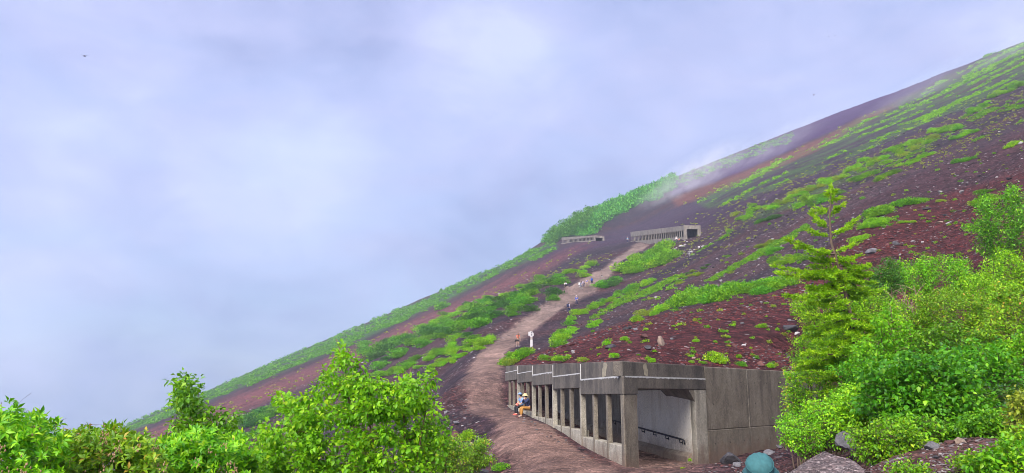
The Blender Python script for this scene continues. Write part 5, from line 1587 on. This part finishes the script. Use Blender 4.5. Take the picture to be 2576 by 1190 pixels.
def pose_of(kind):
    b = {}
    for k, v in BASE.items():
        if k in ('pelvis', 'waist', 'chest', 'neck', 'jaw', 'head'): b[k] = Vector(v)
        else: b[k + 'R'] = Vector(v); b[k + 'L'] = Vector((-v[0], v[1], v[2]))
    def st(**kw):
        for k, v in kw.items(): b[k] = Vector(v)
    if kind == 'walk':
        st(kneeR=(.10, .17, .53), ankleR=(.10, .22, .11), toeR=(.11, .37, .07), kneeL=(-.10, -.03, .49), ankleL=(-.10, -.22, .13), toeL=(-.11, -.09, .05), elbowR=(.25, -.10, 1.15), wristR=(.25, .04, .95), elbowL=(-.25, .02, 1.13), wristL=(-.22, .24, 1.05))
    if kind == 'lean':
        st(pelvis=(0, -.08, .90), waist=(0, -.02, 1.04), chest=(0, .10, 1.22), neck=(0, .21, 1.35), jaw=(0, .285, 1.38), head=(0, .31, 1.45), shoulderR=(.18, .15, 1.30), shoulderL=(-.18, .15, 1.30), elbowR=(.245, .13, 1.04), elbowL=(-.245, .13, 1.04), wristR=(.24, .18, .81), wristL=(-.24, .18, .81),
           hipR=(.09, -.06, .86), hipL=(-.09, -.06, .86), kneeR=(.12, .12, .49), kneeL=(-.11, .03, .48), ankleR=(.13, .10, .09), ankleL=(-.12, -.1, .10), toeR=(.15, .25, .035), toeL=(-.13, .04, .035))
    if kind in ('sit', 'sit_low', 'sit_hand'):
        z = .40 if kind != 'sit_low' else .10
        st(pelvis=(0, 0, z + .10), waist=(0, .01, z + .24), chest=(0, .06, z + .45), neck=(0, .12, z + .60), jaw=(0, .19, z + .665), head=(0, .185, z + .75), shoulderR=(.175, .09, z + .55), shoulderL=(-.175, .09, z + .55), elbowR=(.25, .16, z + .30), elbowL=(-.25, .16, z + .30), wristR=(.13, .36, z + .22), wristL=(-.13, .36, z + .24), hipR=(.09, .03, z + .08), hipL=(-.09, .03, z + .08))
        if kind != 'sit_low':
            st(kneeR=(.13, .44, z + .11), kneeL=(-.13, .42, z + .11), ankleR=(.13, .40, .09), ankleL=(-.13, .48, .09), toeR=(.15, .54, .035), toeL=(-.15, .62, .035))
        else:
            st(kneeR=(.14, .34, z + .40), kneeL=(-.14, .36, z + .38), ankleR=(.14, .52, .09), ankleL=(-.14, .56, .09), toeR=(.15, .66, .04), toeL=(-.15, .70, .04))
        if kind == 'sit_hand':
            st(wristR=(.06, .24, z + .60), elbowR=(.22, .28, z + .38), wristL=(-.05, .25, z + .58), elbowL=(-.22, .26, z + .36))
    if kind == 'look_down':
        st(chest=(0, .02, 1.29), neck=(0, .05, 1.44), jaw=(0, .135, 1.475), head=(0, .19, 1.535), wristR=(.14, .26, 1.02), wristL=(-.14, .26, 1.02), elbowR=(.25, .0, 1.13), elbowL=(-.25, .0, 1.13))
    if kind == 'bend':
        st(pelvis=(0, -.12, .90), waist=(0, -.02, .99), chest=(0, .17, 1.08), neck=(0, .32, 1.13), jaw=(0, .40, 1.12), head=(0, .43, 1.18), shoulderR=(.17, .24, 1.10), shoulderL=(-.17, .24, 1.10), elbowR=(.21, .30, .84), elbowL=(-.21, .30, .84), wristR=(.15, .42, .64), wristL=(-.15, .42, .64), hipR=(.09, -.1, .87), hipL=(-.09, -.1, .87))
    return b


def person(label, loc, heading, scale, kind, shirt, legs, sleeves='short', shorts=False, hat=None, hat_kind='cap', pack=None, hair='hair', shoes='shoe_cloth', hat_loc=None, group=None, extra=None):
    b = pose_of(kind); root = empty('person', loc, heading); root.scale = (scale,) * 3
    tag(root, label, 'person', group)
    names = ['pelvis', 'waist', 'chest', 'neck', 'jaw', 'head']; rad = [(.14, .105), (.125, .095), (.145, .10), .052, (.068, .07), (.078, .092)]
    pts = [b[k] for k in names]; ed = [(0, 1), (1, 2), (2, 3), (3, 4), (4, 5)]
    fwd = (b['jaw'] - b['neck']); fwd.z = 0; fwd = fwd.normalized() if fwd.length > .01 else Vector((0, 1, 0))
    up = (b['head'] - b['jaw']).normalized()
    top = b['head'] + up * .07; pts.append(top); rad.append((.055, .065)); ed.append((5, 6))
    nose = b['head'] + fwd * .105 - up * .03; pts.append(nose); rad.append(.012); ed.append((5, 7))
    for s in 'RL':
        sg = 1 if s == 'R' else -1
        i0 = len(pts)
        sh, el, wr = b['shoulder' + s], b['elbow' + s], b['wrist' + s]
        fdir = (wr - el).normalized(); palm = wr + fdir * .075
        pts += [sh, el, wr, palm]; rad += [.056, .042, .028, (.03, .02)]; ed += [(2, i0), (i0, i0 + 1), (i0 + 1, i0 + 2), (i0 + 2, i0 + 3)]
        side = Vector((1, 0, 0)) - fdir * fdir.x; side.normalize(); curl = side.cross(fdir).normalized() * sg
        for k, (of, ln) in enumerate(((-.030, .066), (-.010, .078), (.010, .074), (.029, .058))):
            j = len(pts); k0 = palm + side * of + fdir * .012
            pts += [k0, k0 + fdir * ln * .55 + curl * .006, k0 + fdir * ln * .95 + curl * .026]; rad += [.0098, .0090, .0075]; ed += [(i0 + 3, j), (j, j + 1), (j + 1, j + 2)]
        j = len(pts); k0 = wr + fdir * .03 - side * sg * .026
        pts += [k0, k0 - side * sg * .022 + fdir * .030, k0 - side * sg * .024 + fdir * .058 + curl * .01]; rad += [.012, .011, .009]; ed += [(i0 + 2, j), (j, j + 1), (j + 1, j + 2)]
        i1 = len(pts)
        pts += [b['hip' + s], b['knee' + s], b['ankle' + s], b['toe' + s]]; rad += [.088, .058, .042, (.04, .03)]; ed += [(0, i1), (i1, i1 + 1), (i1 + 1, i1 + 2), (i1 + 2, i1 + 3)]
        # shoe
        m = MB(); a_, t_ = b['ankle' + s], b['toe' + s]; d_ = (t_ - a_); d_.z = 0; d_.normalize()
        heel = a_ - d_ * .06; heel.z = max(.03, a_.z - .05)
        m.tube([heel + Vector((0, 0, .005)), a_ + Vector((0, 0, -.03)), (a_ + t_) / 2 + Vector((0, 0, -.002)), t_, t_ + d_ * .035], [.036, .052, .050, .045, .02], 10); m.build('shoe', M[shoes], root, smooth=True)
    skin('body', pts, ed, rad, M['skin'], root, 1)
    # shirt
    P_ = [b['pelvis'] * .6 + b['waist'] * .4, b['waist'], b['chest'], b['neck'] * .72 + b['chest'] * .28]; R_s = [(.160, .125), (.150, .118), (.166, .122), (.075, .07)]; E = [(0, 1), (1, 2), (2, 3)]
    for s in 'RL':
        i = len(P_); sh, el, wr = b['shoulder' + s], b['elbow' + s], b['wrist' + s]
        if sleeves == 'none': P_ += [sh, sh.lerp(el, .14)]; R_s += [.078, .07]; E += [(2, i), (i, i + 1)]
        elif sleeves == 'short': P_ += [sh, sh.lerp(el, .62)]; R_s += [.074, .062]; E += [(2, i), (i, i + 1)]
        else: P_ += [sh, el, el.lerp(wr, .92)]; R_s += [.074, .060, .044]; E += [(2, i), (i, i + 1), (i + 1, i + 2)]
    skin('shirt', P_, E, R_s, M[shirt], root, 1)
    P_ = [b['pelvis'] + (b['waist'] - b['pelvis']) * .35, b['pelvis']]; R_s = [(.148, .118), (.152, .125)]; E = [(0, 1)]
    for s in 'RL':
        i = len(P_); h_, k_, a_ = b['hip' + s], b['knee' + s], b['ankle' + s]
        if shorts: P_ += [h_, h_.lerp(k_, .8)]; R_s += [.108, .098]; E += [(1, i), (i, i + 1)]
        else: P_ += [h_, k_, k_.lerp(a_, .95)]; R_s += [.106, .076, .062]; E += [(1, i), (i, i + 1), (i + 1, i + 2)]
    skin('shorts' if shorts else 'trousers', P_, E, R_s, M[legs], root, 1)
    # hair, eyes, hat in head space
    q = Vector((0, 0, 1)).rotation_difference(up).to_matrix().to_4x4()
    ang = math.atan2(-fwd.x, fwd.y)
    T = Matrix.Translation(b['head']) @ q @ Matrix.Rotation(ang, 4, 'Z')
    m = MB(); m.lathe([(.086, -.07), (.096, -.02), (.098, .03), (.088, .075), (.058, .108), (.015, .122)], (0, -.018, 0), 16, .92, 1.02)
    o = m.build('hair', M[hair], root, smooth=True); o.matrix_local = T
    for sx in (-.032, .032):
        m = MB(); m.lathe([(.001, -.010), (.010, -.004), (.010, .004), (.001, .010)], (sx, .083, .0), 8); o = m.build('eye', M['eye'], root, smooth=True); o.matrix_local = T
    if hat:
        m = MB()
        if hat_kind == 'cap':
            m.lathe([(.104, .02), (.106, .05), (.098, .09), (.066, .122), (.012, .134)], (0, -.008, 0), 18, .95, 1.06)
            m.prism([(-.075, .06), (.075, .06), (.060, .175), (.0, .19), (-.060, .175)], .022, .034)
        else:
            m.lathe([(.165, -.005), (.168, .0), (.135, .022), (.106, .035), (.105, .07), (.094, .105), (.06, .122), (.012, .127)], (0, 0, 0), 22, 1.0, 1.08)
        o = m.build('hat', M[hat], root, smooth=True); o.matrix_local = T
    if pack:
        up2 = (b['neck'] - b['waist']).normalized(); bk = Vector((0, -1, 0)); bk = (bk - up2 * bk.dot(up2)).normalized()
        m = MB(); m.box((0, 0, 0), (.31, .20, .50)); m.box((0, -.12, -.06), (.22, .07, .26))
        o = m.build('backpack', M[pack], root, bevel=.05)
        R3 = Matrix((Vector((1, 0, 0)), -bk, up2)).transposed().to_4x4()
        o.matrix_local = Matrix.Translation(b['chest'] - up2 * .06 + bk * .23) @ R3
    if extra: extra(root, b)
    return root


def stand(x, y, hpx, kind_h=1.74):
    h, ok = hit([x], [y]); X, Y, Z = h[0]
    return Vector((X, Y, Z)), hpx * Y / FD / kind_h


# the one close by: only the hat shows above the lower edge of the frame
HY = 6.3
hx, _, hz = P(1929, 1146, HY)
g0 = gz(hx, HY)
near_p = person('person in a teal bucket hat standing close by at the bottom edge of the picture', (hx, HY + .25, hz - 1.655 * .97), math.radians(168), .97, 'look_down', 'navy_cloth', 'grey_cloth', 'long', hat=None)
b = pose_of('look_down'); hp = b['head']; hup = (b['head'] - b['jaw']).normalized()
m = MB()
def hat_ring(r, z, k=40, wob=0.0, sy=1.08): return [(r * math.cos(2 * math.pi * j / k) * (1 + wob * math.sin(3 * 2 * math.pi * j / k + z * 9)), r * sy * math.sin(2 * math.pi * j / k) * (1 + wob * math.cos(2 * 2 * math.pi * j / k)), z) for j in range(k)]
rings = []
for r, z, wb in ((.150, -.105, .03), (.160, -.100, .05), (.157, -.09, .05), (.143, -.055, .035), (.124, -.01, .015), (.113, .01, .004), (.111, .022, .004), (.1125, .03, .005), (.1125, .050, .01), (.111, .062, .012), (.1095, .068, .01), (.107, .075, .012), (.101, .088, .016), (.090, .102, .02), (.073, .115, .03), (.048, .126, .04), (.02, .132, .03), (.004, .133, 0)):
    rings.append(hat_ring(r, z, 40, wb))
for ri in rings: m.v += [(x_, y_, z_ + .004 * math.sin(7 * x_ * 20 + y_ * 31)) for x_, y_, z_ in ri]
for i in range(len(rings) - 1):
    for j in range(40):
        j2 = (j + 1) % 40; m.f.append((i * 40 + j, i * 40 + j2, (i + 1) * 40 + j2, (i + 1) * 40 + j))
m.f.append(tuple(range(40))); m.f.append(tuple(range((len(rings) - 1) * 40, len(rings) * 40)))
hat = m.build('hat', M['teal_cloth'], near_p, smooth=True); hat.matrix_local = Matrix.Translation(hp) @ Vector((0, 0, 1)).rotation_difference((hup + Vector((.08, -.05, 0))).normalized()).to_matrix().to_4x4()
for zz_, rr_ in ((.0685, .1105), (-.085, .157)):
    m = MB(); m.tube([(rr_ * math.cos(2 * math.pi * j / 40), rr_ * 1.08 * math.sin(2 * math.pi * j / 40), zz_) for j in range(41)], .0028, 5); m.build('hat_seam', M['teal_cloth'], hat, smooth=True)

# two resting against the shelter
def cup(root, b):
    m = MB(); m.lathe([(.03, -.05), (.036, .06)], tuple(b['wristR'] + Vector((-.06, .06, .03))), 10); m.build('cup', M['white_cloth'], root)


X0 = col_xy(17.55, -.02)
gs = gz(X0[0] - .45, X0[1] - .1)
person('seated person in ochre trousers, navy top and cream sun hat resting against the shelter wall', (X0[0] - .12, X0[1], gs - .02), math.radians(112), .97, 'sit_hand', 'navy_cloth', 'ochre_cloth', 'long', hat='cream_cloth', hat_kind='bucket')
X1 = col_xy(18.5, -.25); gs1 = gz(X1[0] - .5, X1[1] - .1)
def coral(root, b):
    m = MB(); m.box((.06, .30, .60), (.16, .12, .18), .3); m.build('bottle_pouch', M['coral_cloth'], root, bevel=.03)
person('seated person in light blue cap and black trousers leaning forward beside the shelter', (X1[0] - .05, X1[1], gs1 - .03), math.radians(118), .95, 'sit', 'sky_cloth', 'black_cloth', 'short', hat='sky_cloth', extra=coral, shoes='coral_cloth')

# hiker coming down beside the signpost
def jacket(root, b):
    m = MB(); a_ = b['wristR']; m.tube([a_ + Vector((.0, 0, .04)), a_ + Vector((.03, .0, -.05)), a_ + Vector((.10, -.02, -.16)), a_ + Vector((.16, -.02, -.24))], [.05, .10, .09, .03], 8)
    m.build('jacket', M['black_cloth'], root, smooth=True)
loc, sc = stand(1303, 872, 32.5, 1.57)
person('hiker in an orange sleeveless top and black shorts walking down the trail near the signpost', loc, math.radians(184), sc, 'lean', 'orange_cloth', 'black_cloth', 'none', True, hair='hair_brown', extra=jacket, shoes='white_cloth')

def poles(root, b):
    for s in 'RL':
        w_ = b['wrist' + s]
        m = MB(); m.tube([w_ + Vector((0, .05, .06)), Vector((w_.x * 1.25, w_.y + .22, .0))], .012, 6); m.build('trekking_pole', M['grey_cloth'], root)
loc, sc = stand(1430.5, 788, 27)
person('hiker in lilac grey top with dark backpack walking up the middle of the trail', loc, math.radians(-38), sc, 'walk', 'lilac_cloth', 'navy_cloth', 'long', hat='grey_cloth', pack='navy_cloth', extra=poles)
loc, sc = stand(1450.7, 768, 24.5)
person('hiker in a white hat and blue shirt walking down the middle of the trail', loc, math.radians(170), sc, 'walk', 'blue_cloth', 'navy_cloth', 'long', hat='white_cloth', hat_kind='bucket')
loc, sc = stand(1422.5, 722.5, 15.5, 1.0)
person('seated hiker in white and black resting at the trail edge by the hedge', loc, math.radians(200), sc, 'sit_low', 'white_cloth', 'black_cloth', 'short')
loc, sc = stand(1469, 723.5, 17.5, 1.30)
person('hiker in a lilac shirt bending over a bag in the resting group', loc, math.radians(95), sc, 'bend', 'lilac_cloth', 'navy_cloth', 'long')
loc, sc = stand(1476.2, 722, 20.5)
person('hiker in a bright blue top and khaki trousers standing in the resting group', loc, math.radians(150), sc, 'stand', 'blue_cloth', 'khaki_cloth', 'short')
loc, sc = stand(1489, 713.5, 15, 1.22)
person('seated hiker with a blue backpack at the upper end of the resting group', loc, math.radians(-10), sc, 'sit', 'blue_cloth', 'navy_cloth', 'long', pack='blue_cloth')
loc, sc = stand(1579, 610, 14.5)
person('person in a cyan jacket at the trail top left of the long rock shed', loc, math.radians(175), sc, 'stand', 'cyan_cloth', 'navy_cloth', 'long', hat='white_cloth')
loc, sc = stand(1702, 610, 16)
person('person in white standing behind the shrubs near the long rock shed entrance', loc, math.radians(160), sc, 'stand', 'white_cloth', 'navy_cloth', 'long', hat='white_cloth')
loc, sc = stand(1709, 611, 13)
person('person in pink red top beside the one in white near the rock shed entrance', loc, math.radians(190), sc, 'stand', 'coral_cloth', 'navy_cloth', 'short')
loc, sc = stand(1674, 612, 12)
person('person in an orange top half hidden by shrubs in front of the long rock shed', loc, math.radians(150), sc, 'stand', 'orange_cloth', 'navy_cloth', 'short')

# bags on the ground in the resting group
def bag(x, y, hpx, mat, label):
    h, ok = hit([x], [y]); X, Y, Z = h[0]; s = hpx * Y / FD
    m = MB(); m.box((0, 0, s * .5), (s * .62, s * .45, s), 0); m.box((0, -s * .27, s * .36), (s * .42, s * .16, s * .45), 0)
    root = m.build('backpack', M[mat], None, bevel=s * .12, loc=(X, Y, Z - .02)); root.rotation_euler = (.12, 0, .5); tag(root, label, 'backpack')
    t = MB(); t.tube([(-.1 * s, 0, s), (0, 0, s * 1.13), (.1 * s, 0, s)], s * .03, 6); t.build('strap', M['black_cloth'], root)


bag(1461.5, 721, 9.5, 'grey_cloth', 'grey green backpack standing on the trail by the bending hiker')
bag(1457.5, 717, 6.5, 'white_cloth', 'white bag lying behind the grey green backpack in the resting group')

# ------------------------------------------------------------------ signpost
M['sign_white'] = plain('sign_white', (.46, .43, .44), .75, .12, 9); M['sign_wood'] = plain('sign_wood', (.33, .27, .25), .8, .2, 12); M['sign_ink'] = plain('sign_ink', (.02, .02, .025), .6)
h, ok = hit([1337], [872]); sx, sy, sz = h[0]; k = sy / FD          # one frame pixel in metres at the post
post = empty('signpost', (sx, sy, sz)); tag(post, 'white wooden signpost with two dark marks at the right edge of the trail', 'signpost')
m = MB(); m.box((0, 0, 8 * k), (6 * k, 5 * k, 18 * k)); m.build('lower_post', M['sign_white'], post, bevel=.4 * k)
m = MB(); m.box((0, 0, 20.2 * k), (5 * k, 4.4 * k, 6.4 * k)); m.build('middle_post', M['sign_wood'], post)
m = MB(); m.prism([(-2.9 * k, -2.6 * k), (2.9 * k, -2.6 * k), (2.9 * k, 2.6 * k), (-2.9 * k, 2.6 * k)], 23.4 * k, [38 * k, 37 * k, 37 * k, 38 * k]); up_ = m.build('upper_post', M['sign_white'], post, bevel=.3 * k)
for dz in (34.3, 28.9):
    m = MB(); z0 = dz * k; u_ = k; y_ = -2.63 * k
    # a boxed glyph: frame with strokes, cut as raised ink bars
    for cx_, cz_, w_, h_ in ((-1.05, 0, .5, 3.2), (1.05, 0, .5, 3.2), (0, 1.4, 2.1, .45), (0, -1.4, 2.1, .45), (0, .45, 2.0, .5), (0, -.5, 2.0, .5), (0, 0, .5, 2.6)):
        m.box((cx_ * u_, y_, z0 + cz_ * u_), (w_ * u_, .06 * u_, h_ * u_))
    m.build('glyph', M['sign_ink'], up_)
m = MB(); m.prism([(-7.6 * k, -.8 * k), (-3.0 * k, -.8 * k), (-3.0 * k, .8 * k), (-7.6 * k, .8 * k)], 27 * k, [36.6 * k, 37 * k, 37 * k, 36.6 * k]); m.build('arm_board', M['sign_white'], post, bevel=.2 * k)
m = MB(); m.prism([(3.0 * k, -.8 * k), (5.8 * k, -.8 * k), (5.8 * k, .8 * k), (3.0 * k, .8 * k)], 26.6 * k, [34.5 * k, 33.6 * k, 33.6 * k, 34.5 * k]); m.build('arm_board', M['sign_white'], post, bevel=.2 * k)

# ------------------------------------------------------------------ insects in the air
M['insect'] = plain('insect', (.025, .018, .03), .6); M['insect_brown'] = plain('insect_brown', (.12, .05, .04), .6); M['wing'] = plain('wing', (.10, .10, .13), .4)


def insect(x, y, wpx, dist, rot, label, mat='insect', group=None):
    p_ = Vector(P(x, y, dist)); s = wpx * dist / FD
    root = empty('flying_insect', p_); tag(root, label, 'insect', group); root.rotation_euler = rot
    m = MB(); m.tube([(0, -.30 * s, -.02 * s), (0, -.1 * s, 0), (0, .05 * s, 0), (0, .16 * s, .01 * s), (0, .22 * s, 0)], [.02 * s, .07 * s, .085 * s, .06 * s, .03 * s], 8); m.build('body', M[mat], root, smooth=True)
    for sg in (-1, 1):
        for (ya, yb) in ((.08, .16), (-.04, -.14)):
            m = MB(); m.prism([(sg * .05 * s, ya * s), (sg * .28 * s, yb * s - .04 * s), (sg * .5 * s, yb * s), (sg * .46 * s, yb * s + .07 * s), (sg * .25 * s, yb * s + .08 * s)], .0, .012 * s)
            o = m.build('wing', M['wing'], root); o.rotation_euler = (0, -sg * .25, 0)


insect(213, 141, 19, 5, (.35, .25, -.2), 'largest flying insect, dark with spread wings in the upper left sky')
insect(2047, 239, 12, 6, (.3, -.5, .3), 'brown flying insect in the sky left of the upper ridge', 'insect_brown')
insect(139, 252, 5, 8, (.2, .1, .4), 'tiny flying insect below the largest one in the left sky')
insect(2083, 80, 5, 9, (.2, .1, .1), 'topmost flying insect of the cluster in the upper right sky', group='insects in the upper right sky')
insect(2085, 91.5, 6, 9, (.2, .0, .3), 'darkest flying insect of the cluster in the upper right sky', group='insects in the upper right sky')
insect(2101, 89, 6, 9, (.2, .2, -.3), 'rightmost flying insect of the cluster in the upper right sky', group='insects in the upper right sky')
insect(2092, 101, 5, 9, (.2, -.2, .2), 'lowest flying insect of the cluster in the upper right sky', group='insects in the upper right sky')
insect(1556, 198, 4, 9, (.2, -.2, .2), 'tiny flying insect alone in the upper middle sky')
insect(733, 609, 5, 8, (.2, 1.2, .2), 'tiny flying insect in the sky above the left flank')
insect(1104, 204, 3.5, 9, (.2, .2, .2), 'faint flying insect near the bright patch of sky')
insect(2035, 3, 4, 9, (.2, .2, .2), 'tiny flying insect at the top edge of the sky')
insect(2158, 38, 4, 9, (.2, .2, .2), 'tiny flying insect near the top right of the sky')

# ------------------------------------------------------------------ air
mt = bpy.data.materials.new('haze'); mt.use_nodes = True; t = NT(mt.node_tree)
pv = t.n('ShaderNodeVolumePrincipled', {'Color': (.72, .80, 1.0, 1), 'Density': .00030, 'Anisotropy': .1})
t.n('ShaderNodeOutputMaterial', {'Volume': pv.outputs[0]})
zmin = float(GZ.min()) - 1; zmax = float(GZ.max()) + 6
m = MB(); m.prism([(-1180, -1180), (1180, -1180), (1180, 1180), (-1180, 1180)], zmin, zmax)
tag(m.build('haze', mt), kind='stuff')


def wisp(name, x, y, Y, wx, wz, wy, dens, tilt, seed):
    """a torn shred of cloud against the ridge"""
    mt = bpy.data.materials.new(name); mt.use_nodes = True; t = NT(mt.node_tree)
    oc = t.n('ShaderNodeTexCoord').outputs['Object']
    ln = t.n('ShaderNodeVectorMath', {0: oc}, operation='LENGTH').outputs['Value']
    fall = t.n('ShaderNodeMapRange', {'Value': ln, 'From Min': .25, 'From Max': .95, 'To Min': 1.0, 'To Max': 0.0}).outputs[0]
    nz = t.noise(t.n('ShaderNodeMapping', {'Vector': oc, 'Location': (seed, seed * .3, 0), 'Scale': (3.0, 2.2, 1.1)}).outputs[0], 1.6, 5, .62, .7)
    k_ = t.math('MULTIPLY', t.math('SUBTRACT', nz, .34, True), 3.0)
    d_ = t.math('MULTIPLY', t.math('MULTIPLY', fall, k_), dens)
    pv = t.n('ShaderNodeVolumePrincipled', {'Color': (.97, .98, 1.0, 1), 'Density': d_, 'Anisotropy': .1})
    t.n('ShaderNodeOutputMaterial', {'Volume': pv.outputs[0]})
    bm = bmesh.new(); bmesh.ops.create_icosphere(bm, subdivisions=3, radius=1); me = bpy.data.meshes.new(name); bm.to_mesh(me); bm.free(); me.materials.append(mt)
    k2 = Y / FD
    o = link(name, me, loc=P(x, y, Y), rot=(0, -tilt, 0), scale=(wx * k2, wy, wz * k2)); tag(o, kind='stuff')


wisp('mist', 1745, 445, 430, 190, 46, 60, .024, .45, 1.3)
wisp('mist', 1930, 380, 440, 180, 34, 60, .010, .42, 4.1)
wisp('mist', 2290, 246, 450, 170, 40, 70, .008, .43, 7.7)
wisp('mist', 2510, 170, 470, 150, 56, 70, .010, .43, 2.9)
scene.cycles.volume_step_rate = 2.0
